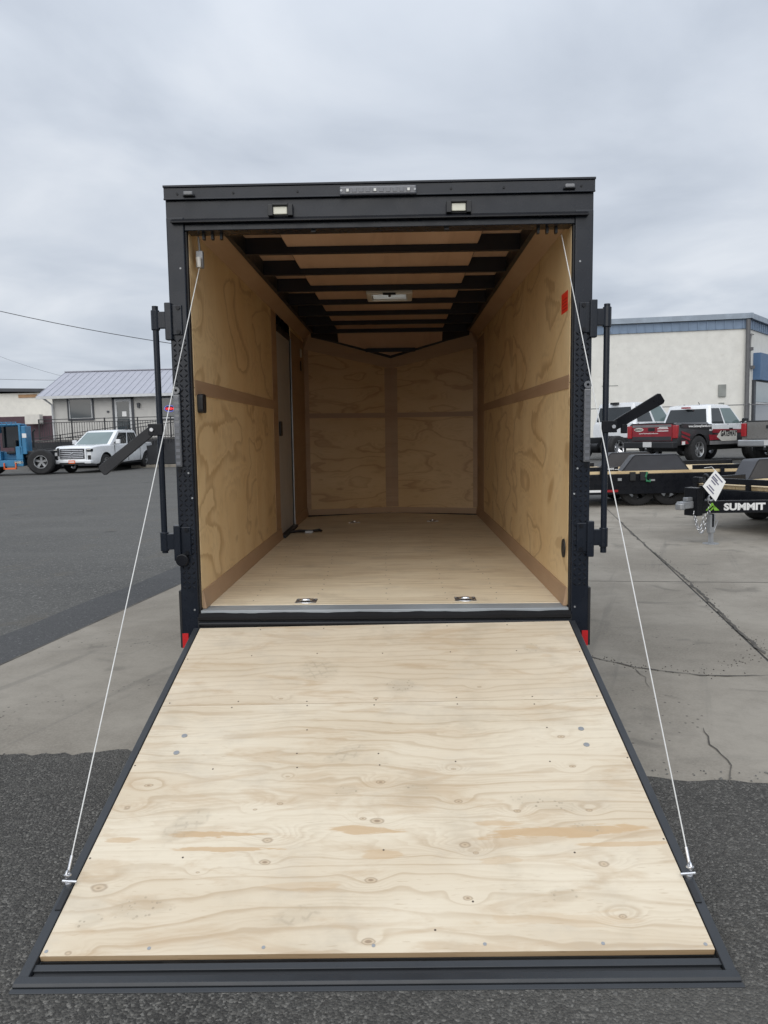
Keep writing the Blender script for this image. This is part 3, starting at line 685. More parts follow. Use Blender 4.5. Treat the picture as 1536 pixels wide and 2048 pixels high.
        lettering('www.GatewayRentals.com', .05, M['white_print'], tg, m2(.45, .945), bold=.001, width=.7)
        MB().box(-2.667, -2.658, -.70, .70, .735, .86).build('wrap_stripe', M['wrap_dark'], tg)
        MB().box(-2.666, -2.658, -.70, .70, 1.15, 1.225).build('wrap_stripe', M['wrap_grey'], tg)
    return t
HD = R(54); rz_ = R(90)-HD     # heading measured from +y to the right
def at_rear(px, py, dx=2.6, dy=-.8): # place so that the rear-right corner stands at (px, py)
    c, s_ = math.cos(rz_), math.sin(rz_); lx_, ly_ = -dx, dy
    return (px-(c*lx_-s_*ly_), py-(s_*lx_+c*ly_))
x, y = at_rear(9.33, 20.2, 1.55, -.8)
rear_pickup('parked_pickup', 'pickup with red and black printed wrap and white cab parked by the white warehouse', (x, y, .34), rz_, M['wrap_dark'], True, M['white_paint'])
x, y = at_rear(11.6, 18.45, 2.6, -.8)
rear_pickup('parked_pickup', 'grey tan pickup with pale bumper, cut off at the right edge of the picture', (x, y, .34), rz_, M['grey_paint'], False, None, True)

def chassis_truck():
    c, s_ = math.cos(rz_), math.sin(rz_)
    t = thing('chassis_cab_truck', 'white crew cab truck with bare black frame and polished dual rear wheels', 'truck', (*at_rear(7.95, 24.0, 2.1, -.9), .34), rz_)
    w = 1.0; mb = MB()
    st = [(-1.15,.74,1.32,.97),(-1.08,.70,1.35,w),(0.3,.68,1.33,w),(1.25,.68,1.33,w),(2.2,.70,1.30,w),(2.75,.70,1.22,.95),(2.9,.74,1.12,.9)]
    loft(mb, [body_ring(x, zb, zt, ww) for x, zb, zt, ww in st]); b = mb.build('body', M['white_paint'], t)
    bool_cut(b, [MB().lathe([(-0.3, 0.001), (-0.3, .52), (.3, .52), (.3, 0.001)], (2.05, s*0.95, .50), (0,1,0), 24) for s in (1,-1)], M['black_plain'])
    make_cab(t, 1.3, .55, -1.02, -1.12, 1.32, 2.1, .95, .80, M['white_paint'], [(.06,.44,'glass'),(.50,.90,'glass_green')])
    seams(t, (1.2, .1, -1.0), 1.0, .75, 1.33); handles(t, (.25, -.85), 1.0, 1.2, 'black_plain'); mirror(t, 1.05, 1.42, .98, 'black_plain', 1.6)
    MB().box(-1.14, -1.02, -.16, .16, 2.03, 2.11).build('brake_light', M['black_plain'], t)
    fr = MB()
    for s in (1, -1): fr.box(-3.6, 2.7, s*.38, s*.46, .62, .82)
    for xx in (-3.55, -2.9, -2.0, -1.3): fr.box(xx-.05, xx+.05, -.38, .38, .64, .80)
    fr.box(-1.9, -1.2, -.95, -.48, .5, .8); fr.box(-3.58, -3.5, -.9, .9, .55, .72)
    fr.build('frame', M['black_plain'], t, bevel=.01)
    MB().tube([(-3.3, .2, .5), (-2.5, .3, .52), (-1.5, .3, .55)], .07, 10).build('exhaust', M['galv'], t)
    MB().lathe([(-.9, .09), (-.2, .09), (-.15, .2), (.15, .2), (.2, .09), (.9, .09)], (-2.1, 0, .45), (0,1,0), 16).build('axle', M['black_plain'], t, smooth=40)
    for s in (1, -1):
        make_wheel(t, 2.05, s*.85, .44, .44, .26, s, 8, 'chrome')
        make_wheel(t, -2.1, s*.62, .44, .44, .25, s, 8, 'galv')
        make_wheel(t, -2.1, s*.90, .44, .44, .25, s, 8, 'chrome', .12)
    for s in (1, -1): MB().box(-3.62, -3.55, s*.6, s*.8, .62, .74).build('tail_light', M['tail_red'], t)
    for s in (1, -1): MB().box(-1.0, 1.2, s*.85, s*1.03, .48, .55).build('side_step', M['black_plain'], t, bevel=.02)
chassis_truck()

# ------------------------------------------------------------------ telehandler
def telehandler():
    t = thing('telehandler', 'blue telescopic handler with big black tyres beside the white pickup', 'telehandler', (-18.55, 32.4, gh(-17.7, 32.6)), R(180+14))
    # local +x is the machine's front (to the left in the picture); near side is +y
    bm_ = M['blue_machine']; z0 = .45
    c = MB()
    for (xx, yy) in ((-.72,.95),(.30,.95),(-.72,.1),(.42,.1)): c.box(xx-.05, xx+.05, yy-.05, yy+.05, .95, 2.35)
    c.box(-.80, .48, .05, 1.0, 2.33, 2.42); c.box(-.80, .42, .05, 1.0, .42, .72); c.box(-.80, -.5, .05, 1.0, .72, 1.35); c.box(.15, .42, .05, 1.0, .72, 1.15); c.box(-.5, .15, .05, .5, .72, 1.1)
    c.build('cab', bm_, t, bevel=.025)
    MB().box(-.66, .25, .12, .13, 1.30, 2.30).build('window', M['glass'], t)
    MB().box(.44, .45, .15, .92, 1.02, 2.28).build('windscreen', M['glass'], t)
    s_ = MB(); s_.box(-.45, -.05, .3, .75, 1.0, 1.14); s_.box(-.50, -.38, .3, .75, 1.1, 1.65); s_.build('seat', M['black_plain'], t, bevel=.04)
    bd = MB(); bd.box(-2.0, 2.2, -.35, .35, .55, 1.0); bd.box(-2.0, -.85, -.9, .80, .80, 1.12); bd.box(1.9, 2.3, -.5, .5, .45, .9)
    bd.build('chassis', M['black_plain'], t, bevel=.04)
    MB().box(-.98, -.78, -.2, .97, .98, 2.30).build('rear_pillar', bm_, t, bevel=.03)
    bo = MB(); bo.box(-.9, 3.2, -.32, .0, 2.02, 2.35, Matrix.Rotation(R(3), 4, 'Y')); bo.box(2.8, 3.7, -.28, -.04, 1.7, 1.98, Matrix.Rotation(R(8), 4, 'Y'))
    bo.build('boom', bm_, t, bevel=.03)
    MB().box(.55, 1.3, .72, .97, 1.25, 1.36).build('fender', bm_, t, bevel=.02)
    MB().box(-1.0, -.82, .972, .98, 1.75, 1.95).build('decal', M['white_print'], t)
    MB().box(-.78, -.40, .97, 1.0, .55, .66).build('reflector_strip', M['cream_lens'], t)
    for (xx) in (.95, -1.58):
        for sg in (1, -1): make_wheel(t, xx, sg*.93, .60, .60, .48, sg, 5, 'galv', .20, .50)
    st = MB(); st.box(-.5, .05, .95, 1.12, .30, .36); st.box(-.5, -.46, .95, 1.12, .3, .6); st.box(.0, .04, .95, 1.12, .3, .6)
    st.build('step', M['orange'], t)
    rl = MB()
    for k in range(5): rl.box(-.6+.2*k, -.57+.2*k, .9, 1.0, 2.36, 2.5)
    rl.box(-.6, .24, .93, .96, 2.47, 2.5); rl.build('roof_guard', bm_, t)
    MB().tube([(-1.2, .5, 1.28), (-1.2, .5, 2.0), (-1.3, .5, 2.15)], .05, 8).build('exhaust', M['black_plain'], t)
    MB().box(-2.34, -2.28, -.8, .85, .85, 1.22).build('engine_grille', M['black_plain'], t)
telehandler()

# ------------------------------------------------------------------ equipment trailers
def flatbed(name, label, loc, rz, L0, L1, tongue=True, zd=.66, hw=1.02, text=None, fend=(2.2, 3.6), tilt=0.0, rim='galv', inb=False):
    t = thing(name, label, 'trailer', loc, rz, 'black equipment trailers'); t.rotation_euler = (0, tilt, rz)
    k = M['black_gloss']
    fr = MB()
    for s in (1, -1):
        fr.box(L0, L1, s*(hw-.07), s*hw, zd-.20, zd-.058)
        fr.box(L0, L1, s*(hw-.5), s*(hw-.42), zd-.2, zd-.05)
    n = int((L1-L0)/.6)
    for i in range(n+1):
        x = L0+.05+(L1-L0-.1)*i/n; fr.box(x-.03, x+.03, -hw+.07, hw-.07, zd-.17, zd-.06)
    fr.box(L0-.06, L0, -hw, hw, zd-.22, zd-.057); fr.box(L1, L1+.06, -hw, hw, zd-.22, zd)
    fr.build('frame', k, t, bevel=.008)
    for s in (1, -1):
        for (a, b) in ((L0, fend[0]-.05), (fend[1]+.05, L1)):
            MB().box(a, b, s*(hw-(.07 if inb else 0)), s*(hw-.015 if inb else hw+.05), zd+.004, zd+.085).build('side_rail', k, t, bevel=.006)
        for i in range(7):
            x = L0+.25+(L1-L0-.5)*i/6
            if fend[0]-.1 < x < fend[1]+.1: continue
            MB().box(x-.035, x+.035, s*(hw+.003), s*(hw+.047), zd-.14, zd+.02).build('stake_pocket', k, t, bevel=.004)
    MB().box(L0-.05, L0, -hw, hw, zd+.02, zd+.10).build('front_rail', k, t, bevel=.006)
    for yy in (-hw+.04, -.45, .1, .6, hw-.04): MB().box(L0-.045, L0-.003, yy-.03, yy+.03, zd-.06, zd+.03).build('rail_stub', k, t)
    nb = 9; wv = (2*hw-.02)/nb; src = None
    for i in range(nb):
        y0 = -hw+.01+i*wv+.004
        if src is None:
            src = MB().box(L0+.01, L1-.01, 0, wv-.008, 0, .055).build('plank', M['plank'], t, bevel=.004); src.location = (0, y0, zd-.055)
        else: inst(src, t, (0, y0, zd-.055))
    f0, f1 = fend; zt = zd+.30
    for s in (1, -1):
        m = MB(); pr = [(f0, zd-.02), (f0+.22, zt-.03), (f0+.27, zt), (f1-.27, zt), (f1-.22, zt-.03), (f1, zd-.02)]
        inn = [(f1-.03, zd-.02), (f1-.24, zt-.04), (f1-.28, zt-.02), (f0+.28, zt-.02), (f0+.24, zt-.04), (f0+.03, zd-.02)]
        y0, y1 = (s*(hw-.32), s*(hw-.02)) if inb else (s*(hw+.01), s*(hw+.29))
        for (a, b), (c_, d_) in zip(zip(pr, pr[1:]), zip(list(reversed(inn)), list(reversed(inn))[1:])):
            m.prism([Vector((a[0], y0, a[1])), Vector((b[0], y0, b[1])), Vector((d_[0], y0, d_[1])), Vector((c_[0], y0, c_[1]))], Vector((0, y1-y0, 0)))
        m.prism([Vector((px, y0, pz)) for px, pz in pr], Vector((0, s*.004, 0)))
        # outer skirt with wheel opening left clear below
        m.prism([Vector((px, y1, pz)) for px, pz in pr], Vector((0, -s*.004, 0)))
        m.build('fender', M['fender'], t)
    xc = (f0+f1)/2
    for dx in (-.42, .42):
        if f1-f0 < 1.3: dx *= .72
        for s in (1, -1): make_wheel(t, xc+dx, s*(hw-(.20 if inb else -.15)), .34, .34, .2, s, 6, rim, .03)
        MB().tube([(xc+dx, -hw, .34), (xc+dx, hw, .34)], .045, 8).build('axle', M['black_plain'], t)
    if tongue:
        tm = MB()
        for s in (1, -1):
            a = Vector((.10, s*.06, .0)); b = Vector((L0+.05, s*(hw-.12), 0)); d = (b-a).normalized(); nrm = Vector((-d.y, d.x, 0))*.025
            tm.prism([a-nrm+Vector((0,0,.39)), b-nrm+Vector((0,0,.39)), b-nrm+Vector((0,0,.55)), a-nrm+Vector((0,0,.55))], nrm*2)
        tm.box(.0, .35, -.06, .06, .40, .55)
        tm.build('tongue', k, t, bevel=.008)
        cp = MB(); cp.box(-.22, .05, -.05, .05, .46, .55); cp.disc((-.2, 0, .45), (0,0,1), .06, .08, 14); cp.box(-.12, .02, -.035, .035, .55, .60)
        cp.build('coupler', M['galv'], t, bevel=.01)
    return t
M['fender'] = paint('fender_steel', (0.045, 0.047, 0.055), 0.45, 0, 0.15, 0.1, 150)
def trailer_right():
    ang = R(29)
    t = flatbed('equipment_trailer', 'black flatbed trailer with wood deck and white tongue lettering, standing on its front jack', (3.82, 5.86, .004), ang, 1.25, 6.2, True, .66, 1.0, fend=(2.42, 4.2), rim='black_plain')
    # jack under the near tongue member
    c, s_ = math.cos(-ang), math.sin(-ang)
    jx, jy = (4.05-3.82), (5.80-5.86); lx_, ly_ = c*jx-s_*jy, s_*jx+c*jy
    j = MB(); j.tube([(lx_, ly_, .22), (lx_, ly_, .385)], .036, 14); j.tube([(lx_-.02, ly_+.13, .38), (lx_-.02, ly_+.13, .74)], .036, 14); j.build('jack', M['black_gloss'], t, smooth=40)
    j2 = MB(); j2.box(lx_-.045, lx_+.045, ly_-.03, ly_+.03, .14, .38); j2.build('jack_sleeve', M['galv'], t, bevel=.008)
    j2 = MB(); j2.box(lx_-.022, lx_+.022, ly_-.022, ly_+.022, .0, .2); j2.disc((lx_, ly_, 0), (0,0,1), .10, .008, 18); j2.tube([(lx_+.02, ly_-.02, .3), (lx_+.09, ly_-.03, .3), (lx_+.02, ly_-.03, .17)], .008, 6)
    j2.build('jack_foot', M['galv'], t)
    h = MB(); h.box(lx_-.05, lx_+.05, ly_-.05, ly_+.05, .74, .80); h.tube([(lx_, ly_, .77), (lx_-.16, ly_+.03, .80)], .012, 6); h.disc((lx_-.16, ly_+.03, .80), (0,0,1), .025, .05, 8)
    h.tube([(lx_+.02, ly_+.15, .62), (lx_+.06, ly_+.15, .84)], .012, 6); h.disc((lx_+.06, ly_+.15, .84), (1,0,.4), .045, .03, 10)
    h.build('jack_crank', M['black_plain'], t)
    hs = MB()
    hs.box(-.02, .10, -.10, .10, .36, .72); hs.build('tongue_post', M['black_gloss'], t, bevel=.01)
    # lettering on the near member: from (.1,-.06) to (1.3,-.88)
    a = Vector((.10, -.06, .0)); b = Vector((1.30, -.88, 0)); d = (b-a).normalized(); nn = Vector((d.y, -d.x, 0))
    base = lambda u, z, e=.0275: a + d*u + nn*e + Vector((0,0,z))
    def mt(u, z, e=.0275): return frame_mtx(base(u, z, e), d, (0,0,1))
    lettering('SUMMIT', .118, M['white_print'], t, mt(.275, .430), bold=.0055, width=.505)
    lg = MB()
    def tri(pts): lg.prism([base(.055+px*.17, .425+pz*.1, .0275) for px, pz in pts], nn*.001)
    tri([(0,0),(.12,.0),(.5,.62),(.62,.62),(.50,.98),(.42,.98)])
    tri([(.30,0),(.42,0),(.62,.40),(.74,.40),(.55,.72),(.60,.62)])
    tri([(.62,0),(.98,0),(.62,.62),(.52,.52)])
    lg.build('logo', M['green_print'], t)
    def chain(pts, r=.017, nm='safety_chain'):
        m = MB(); P = [Vector(p) for p in pts]; L = []
        for p, q in zip(P, P[1:]):
            n = max(1, round((q-p).length/.042))
            for i in range(n): L.append((p.lerp(q, (i+.5)/n), (q-p).normalized()))
        for i, (p, dd) in enumerate(L):
            s1 = dd.cross(Vector((0,1,.01))).normalized() if i % 2 else dd.cross(Vector((1,0,.02))).normalized()
            m.torus(p, s1, .016, .0045, 10, 5, sx=1.75, up=dd)
        return m.build(nm, M['zinc'], t, smooth=60)
    def sag(a_, b_, depth, n=9): return [Vector(a_).lerp(Vector(b_), i/n)+Vector((0,0,-4*depth*(i/n)*(1-i/n))) for i in range(n+1)]
    chain(sag((-.01,-.06,.42), (.16,-.13,.40), .27)); chain(sag((-.03,-.07,.40), (.10,-.12,.38), .20)); chain([(.17,-.13,.56),(.165,-.135,.38),(.15,-.13,.25)])
    hk = MB(); hk.torus((.175,-.15,.585), (.3,1,0), .035, .011, 14, 6); hk.disc((.14,-.15,.575), (.3,1,0), .02, .02, 10); hk.build('chain_hook', M['zinc'], t, smooth=60)
    return t
tr_b = trailer_right()
# price sheet tied to the post of that trailer
o = thing('price_sheet', 'white price sheet tied by its corner to the black trailer jack', 'paper', (4.035, 5.66, .955), R(-5)); o.scale = (1.15, 1.15, 1.15)
m = MB(); m.prism([Vector(p) for p in ((.0,0,.0),(.105,-.02,-.13),(-.005,-.045,-.34),(-.135,-.02,-.175))], (0, .0015, 0)); pg = m.build('sheet', M['white_print'], o)
m = MB()
for k, (u0, u1, v) in enumerate(((.15,.85,.12),(.10,.55,.26),(.10,.75,.34),(.2,.6,.46),(.25,.75,.70),(.2,.85,.82))):
    P = lambda u, v: Vector((0,0,0)) + Vector((.105,-.02,-.13))*u + Vector((-.135,-.02,-.175))*v
    m.prism([P(u0,v)+Vector((0,-.003,0)), P(u1,v)+Vector((0,-.003,0)), P(u1,v+.05)+Vector((0,-.003,0)), P(u0,v+.05)+Vector((0,-.003,0))], (0,-.0008,0))
m.build('print', M['print_blue'], o)
MB().tube([(0,0,-.01),(-.02,.06,.03),(-.1,.06,.02)], .003, 5).build('zip_tie', M['white_print'], o)

def trailer_left():
    t = flatbed('equipment_trailer', 'black flatbed trailer with low fenders and red reflective tape, close behind the open cargo trailer', (2.2, 11.72, .004), R(-1), 0.0, 5.0, False, .68, 1.02, fend=(2.12, 3.42), rim='black_plain', inb=True)
    lettering('CASCADE', .05, M['white_print'], t, frame_mtx((2.14-.35, -1.010, .712), (1,0,0), (0,0,1)), bold=.002, shear=.2, width=.20)
    MB().box(2.0, 2.08, -1.0105, -1.006, .712, .722).build('print_line', M['white_print'], t)
    bt = MB(); bt.box(.6, 4.6, -.95, -.9, .26, .45); bt.box(1.4, 1.5, -.95, .9, .3, .5); bt.box(.0, 5.0, -1.365, -1.335, .33, .665) if False else None; bt.build('lower_beam', M['black_plain'], t)
    MB().box(.0, 3.6, -1.030, -1.004, .24, .625).build('side_skirt', M['black_gloss'], t, bevel=.01)
    tp = MB().box(1.52, 1.735, -1.036, -1.0305, .285, .33).build('reflective_tape', M['white_print'], t)
    MB().box(1.737, 2.06, -1.036, -1.0305, .285, .33).build('reflective_tape', M['tail_red'], t)
    MB().box(2.05, 2.12, -1.06, -1.03, .50, .55).build('marker_light', M['galv'], t)
    for xx in (2.33, 2.52): MB().box(xx-.05, xx+.05, -1.065, -1.0, .50, .66, ).build('stake_pocket', M['black_plain'], t)
    return t
trailer_left()
o = thing('ratchet_strap', 'green ratchet strap bundle hanging on the side of the black flatbed trailer', 'strap', (4.78, 10.63, .52))
m = MB(); m.tube([(0,0,.14),(-.03,-.015,.05),(-.01,-.02,-.03),(.05,-.015,-.04),(.06,-.01,.0)], .022, 8); m.build('webbing', M['strap_green'], o)
MB().box(.05, .14, -.03, .0, -.03, .0).build('buckle', M['galv'], o)
M['seal'] = paint('seal_rubber', (0.010, 0.010, 0.011), 0.7, 0, 0.2, spec=0.2)
M['lens_dim'] = paint('dim_led', (0.12, 0.125, 0.14), 0.25, 0, 0.2)
M['bar_grey'] = paint('light_bar_grey', (0.085, 0.09, 0.105), 0.25, 0, 0.1, coat=0.5)
M['alu_dull'] = paint('dull_aluminium', (0.34, 0.37, 0.39), 0.5, 0.3, 0.12)
M['bow_black'] = paint('roof_bow_black', (0.010, 0.012, 0.018), 0.45)
M['screw_dark'] = paint('dark_screw_head', (0.10, 0.075, 0.055), 0.6)
M['door_grey'] = paint('door_liner_grey', (0.46, 0.45, 0.44), 0.5, 0, 0.04)
M['sticker_dark'] = paint('sticker_print', (0.35, 0.02, 0.01), 0.5)
M['vent_white'] = paint('vent_white', (0.8, 0.8, 0.78), 0.4)
g = G('translucent_lid'); tb = g.n('ShaderNodeBsdfTranslucent'); tb.inputs['Color'].default_value = (0.85, 0.87, 0.86, 1); ms = g.n('ShaderNodeMixShader'); ms.inputs[0].default_value = 0.75
g.col(g.mix(g.noise(g.obj(), 6.0, 2), (0.7, 0.72, 0.71), (0.78, 0.79, 0.78))); g.l(g.b.outputs[0], ms.inputs[1]); g.l(tb.outputs[0], ms.inputs[2]); g.l(ms.outputs[0], g.out.inputs[0]); M['vent_lid'] = g.m
M['ramp_rail'] = paint('ramp_rail_paint', (0.022, 0.025, 0.029), 0.42, 0, 0.15, 0.1, 90)
M['cream_metal'] = paint('cream_metal_wall', (0.72, 0.70, 0.64), 0.7, 0, 0.05)
M['maroon'] = paint('maroon_wall', (0.075, 0.04, 0.052), 0.7)
M['rust'] = paint('rust_streak', (0.40, 0.24, 0.13), 0.8)
# ------------------------------------------------------------------ the open cargo trailer
TR = 0.0126
T = thing('cargo_trailer', 'open black enclosed cargo trailer with plywood interior and lowered rear ramp', 'trailer'); T.rotation_euler = (0, TR, 0)
WO, WI, ZT, ZO, ZF, LC, LA = 1.065, 0.968, 2.745, 2.534, 0.594, 4.70, 4.93
K = M['black']
# shell
for s in (1, -1):
    MB().box(s*1.030, s*1.062, .075, LC, .42, 2.70).build('side_wall', K, T, bevel=.006)
sh = MB(); HX0, HX1, HY0, HY1 = -.115, .165, 2.14, 2.42
for (a_, b_, c_, d_) in ((-1.06, 1.06, .02, HY0), (-1.06, 1.06, HY1, LC-.2), (-1.06, HX0, HY0, HY1), (HX1, 1.06, HY0, HY1)): sh.box(a_, b_, c_, d_, 2.715, 2.742)
sh.add([(-1.06,LC-.2,2.742),(1.06,LC-.2,2.742),(1.06,LC,2.70),(0,LA+.1,2.52),(-1.06,LC,2.70),(-1.06,LC-.2,2.715),(1.06,LC-.2,2.715),(1.06,LC,2.67),(0,LA+.1,2.49),(-1.06,LC,2.67)],
       [(0,1,2,3,4),(5,9,8,7,6),(0,4,9,5),(4,3,8,9),(3,2,7,8),(2,1,6,7),(1,0,5,6)])
sh.build('roof', K, T)
nz = MB()
for s in (1, -1): nz.prism([Vector((s*1.062, LC, .42)), Vector((0, LA+.1, .42)), Vector((0, LA+.1, 2.51)), Vector((s*1.062, LC, 2.69))], Vector((0, .02, 0)))
nz.build('nose', K, T)
ub = MB(); ub.box(-1.04, 1.04, .1, LC, .44, .56)
for s in (1, -1): ub.box(s*.55, s*.45, .1, 4.6, .34, .46)
ub.prism([Vector((-1.04, LC, .44)), Vector((1.04, LC, .44)), Vector((0, LA+.08, .44))], (0, 0, .12))
ub.build('chassis', M['black_plain'], T)
for yy in (1.9, 2.8):
    for s in (1, -1): make_wheel(T, s*.93, yy, .34, .34, .2, 1, 6, 'galv') if False else None
    MB().tube([(-.98, yy, .34), (.98, yy, .34)], .045, 8).build('axle', M['black_plain'], T)
def side_wheel(yy, s):
    h = MB().disc((s*.92, yy, .27), (s, 0, 0), .09, .06, 14).build('wheel', M['black_plain'], T)
    r = .268; w = .19; c = (s*.93, yy, .27); d = (s, 0, 0)
    MB().lathe([(-w/2, r*.63), (-w/2, r*.88), (-w*.3, r), (w*.3, r), (w/2, r*.88), (w/2, r*.63), (-w/2, r*.63)], c, d, 28).build('tyre', M['tyre'], h, smooth=30)
    MB().lathe([(-.05, .03), (.05, .03), (.05, .10), (.08, .155), (.085, .168), (-.09, .168), (-.09, .15), (-.05, .10), (-.05, .03)], c, d, 24).build('rim', M['galv'], h, smooth=30)
for yy in (1.9, 2.8):
    for s in (1, -1): side_wheel(yy, s)
# rear frame
for s in (1, -1):
    p = MB(); p.box(s*.975, s*1.065, -.03, .085, .39, 2.60)
    post = p.build('post', K, T, bevel=.006)
    MB().box(s*.9685, s*.980, -.012, .10, .56, 2.54).build('door_jamb', M['black_plain'], post)
    MB().box(s*1.0655, s*1.080, -.02, .12, .392, .70).build('post_guard', M['black_plain'], post, bevel=.003)
    # raised lozenges of the diamond tread
    lz_ = MB(); r0 = 0
    zz = .72
    while zz < 2.0:
        for c_ in range(3):
            xx = s*(.992+.026*c_); a = R(45) if (r0+c_) % 2 else R(-45)
            ca, sa_ = math.cos(a), math.sin(a); q = []
            for (u, v) in ((.0145, 0), (0, .0048), (-.0145, 0), (0, -.0048)): q.append((xx+u*ca-v*sa_, u*sa_+v*ca+zz))
            lz_.add([(x_, -.0302, z_) for x_, z_ in q]+[(xx, -.0352, zz)], [(0,1,4),(1,2,4),(2,3,4),(3,0,4)])
        zz += .0255; r0 += 1
    tp = MB(); tp.box(s*.981, s*1.058, -.0306, -.0298, .70, 2.0); tp.v += []; 
    o = lz_.build('tread_lozenges', M['black_gloss'], post, kind='stuff')
    # vertical LED strip lamp
    xt = s*1.043
    st = MB(); st.box(xt-.017, xt+.017, -.052, -.030, 1.352, 1.722); st.build('tail_light', M['lens_clear'], T, bevel=.006)
    st_o = [o_ for o_ in T.children if o_.name.startswith('tail_light')][-1]
    led0 = None
    for k in range(11):
        if led0 is None: led0 = MB().box(-.010, .010, -.0545, -.052, -.008, .008).build('led', M['lens_dim'], st_o); led0.location = (xt, 0, 1.372+k*.0325)
        else: inst(led0, st_o, (xt, 0, 1.372+k*.0325))
    MB().lathe([(0, .007), (.010, .007), (.010, .019), (0, .019), (0, .007)], (xt, -.042, 1.742), (0,-1,0), 16).build('lamp_eye', M['lens_clear'], st_o, smooth=30)
    MB().disc((xt, -.031, 1.335), (0,-1,0), .010, .01, 10).build('bolt', M['black_gloss'], st_o)
    MB().box(s*1.033, s*1.0645, -.036, -.0305, .395, .474).build('reflector', M['red_refl'], T)
    for (bx, bz) in ((.995, .60), (1.03, 1.02), (.985, 1.19), (1.0, 1.32), (1.0, 2.35)):
        MB().disc((s*bx, -.030, bz), (0,-1,0), .005, .003, 8).build('screw', M['galv'], post)
# header: lower trim, drip ridge, panel, top rail
MB().box(-.974, .974, -.025, .085, ZO, 2.566).build('door_header', K, T, bevel=.003)
MB().prism([Vector((-1.035, -.026, 2.592)), Vector((-1.035, -.062, 2.572)), Vector((-1.035, -.062, 2.566)), Vector((-1.035, -.026, 2.568))], (2.07, 0, 0)).build('drip_rail', M['black_gloss'], T)
MB().box(-1.0645, 1.0645, -.0255, .06, 2.567, 2.682).build('header_panel', K, T, bevel=.003)
hp = MB(); hp.box(-1.068, 1.068, -.040, .07, 2.684, 2.738); hp.box(-1.068, 1.068, -.046, -.036, 2.679, 2.687); hp.box(-1.070, 1.070, -.048, .07, 2.738, 2.749)
rail = hp.build('top_rail', K, T, bevel=.002)
rivet = None
for xx in (-1.0, -.72, -.40, .36, .62, 1.0):
    if rivet is None: rivet = MB().disc((0, -.040, 0), (0,-1,0), .006, .004, 8).build('rivet', M['black_gloss'], rail); rivet.location = (xx, 0, 2.708)
    else: inst(rivet, rail, (xx, 0, 2.708))
# clearance lamps
for xx in (-.94, .94):
    b = MB().box(xx-.030, xx+.030, -.056, -.041, 2.692, 2.700).build('clearance_light', M['black_plain'], T, bevel=.004)
    MB().box(xx-.024, xx+.024, -.066, -.056, 2.694, 2.714).build('lens', M['lens_clear'], b, bevel=.006)
# light bar
b = MB().box(-.19, .19, -.062, -.047, 2.680, 2.724).build('light_bar', M['bar_grey'], T, bevel=.008)
led = None
for k in range(10):
    if led is None: led = MB().box(-.011, .011, -.0645, -.0615, -.010, .010).build('led', M['lens_dim'], b, bevel=.003); led.location = (-.150, 0, 2.703)
    else: inst(led, b, (-.150+.0333*k, 0, 2.703))
for xx in (-.15, -.015, .15): MB().box(xx-.006, xx+.006, -.0665, -.0645, 2.696, 2.709).build('led_glint', M['led'], b)  # highlights put in as small pale boxes on the bar face
for xx in (-.181, .181): MB().disc((xx, -.062, 2.702), (0,-1,0), .006, .003, 8).build('screw', M['galv'], b)
# load lights under small hoods
for xx in (-.487, .398):
    b = MB(); b.box(xx-.062, xx+.062, -.032, -.026, 2.592, 2.650); b.box(xx-.062, xx-.036, -.052, -.030, 2.592, 2.648); b.box(xx+.036, xx+.062, -.052, -.030, 2.592, 2.648); b.box(xx-.040, xx+.040, -.056, -.03, 2.640, 2.652)
    b = b.build('load_light', M['black_plain'], T, bevel=.004)
    MB().box(xx-.036, xx+.034, -.045, -.0325, 2.600, 2.638).build('lens', M['cream_lens'], b, bevel=.004)
# sill and hinge
MB().box(-.966, .966, -.02, .10, .563, .592).build('threshold', M['alu_dull'], T, bevel=.002)
hb = MB(); hb.box(-.985, .985, -.030, .09, .47, .562); hg = MB()
hb.build('sill', M['ramp_black'], T, bevel=.004)
m = MB(); rnd = random.Random(3); n = 60
top = [(-.975+1.95*i/n, .579+.002*math.sin(i*.55)+rnd.uniform(-.001, .0015)) for i in range(n+1)]
vs = []; 
for (x_, z_) in top: vs += [(x_, -.0215, z_), (x_, -.047, z_-.018), (x_, -.047, .548), (x_, -.031, .540)]
fs = []
for i in range(n):
    for q in range(3): fs.append((i*4+q, (i+1)*4+q, (i+1)*4+q+1, i*4+q+1))
m.v = vs; m.f = fs; m.build('rubber_seal', M['seal'], T, smooth=50)
MB().tube([(-.97, -.040, .525), (.97, -.040, .525)], .013, 10).build('hinge', M['black_gloss'], T, smooth=40)
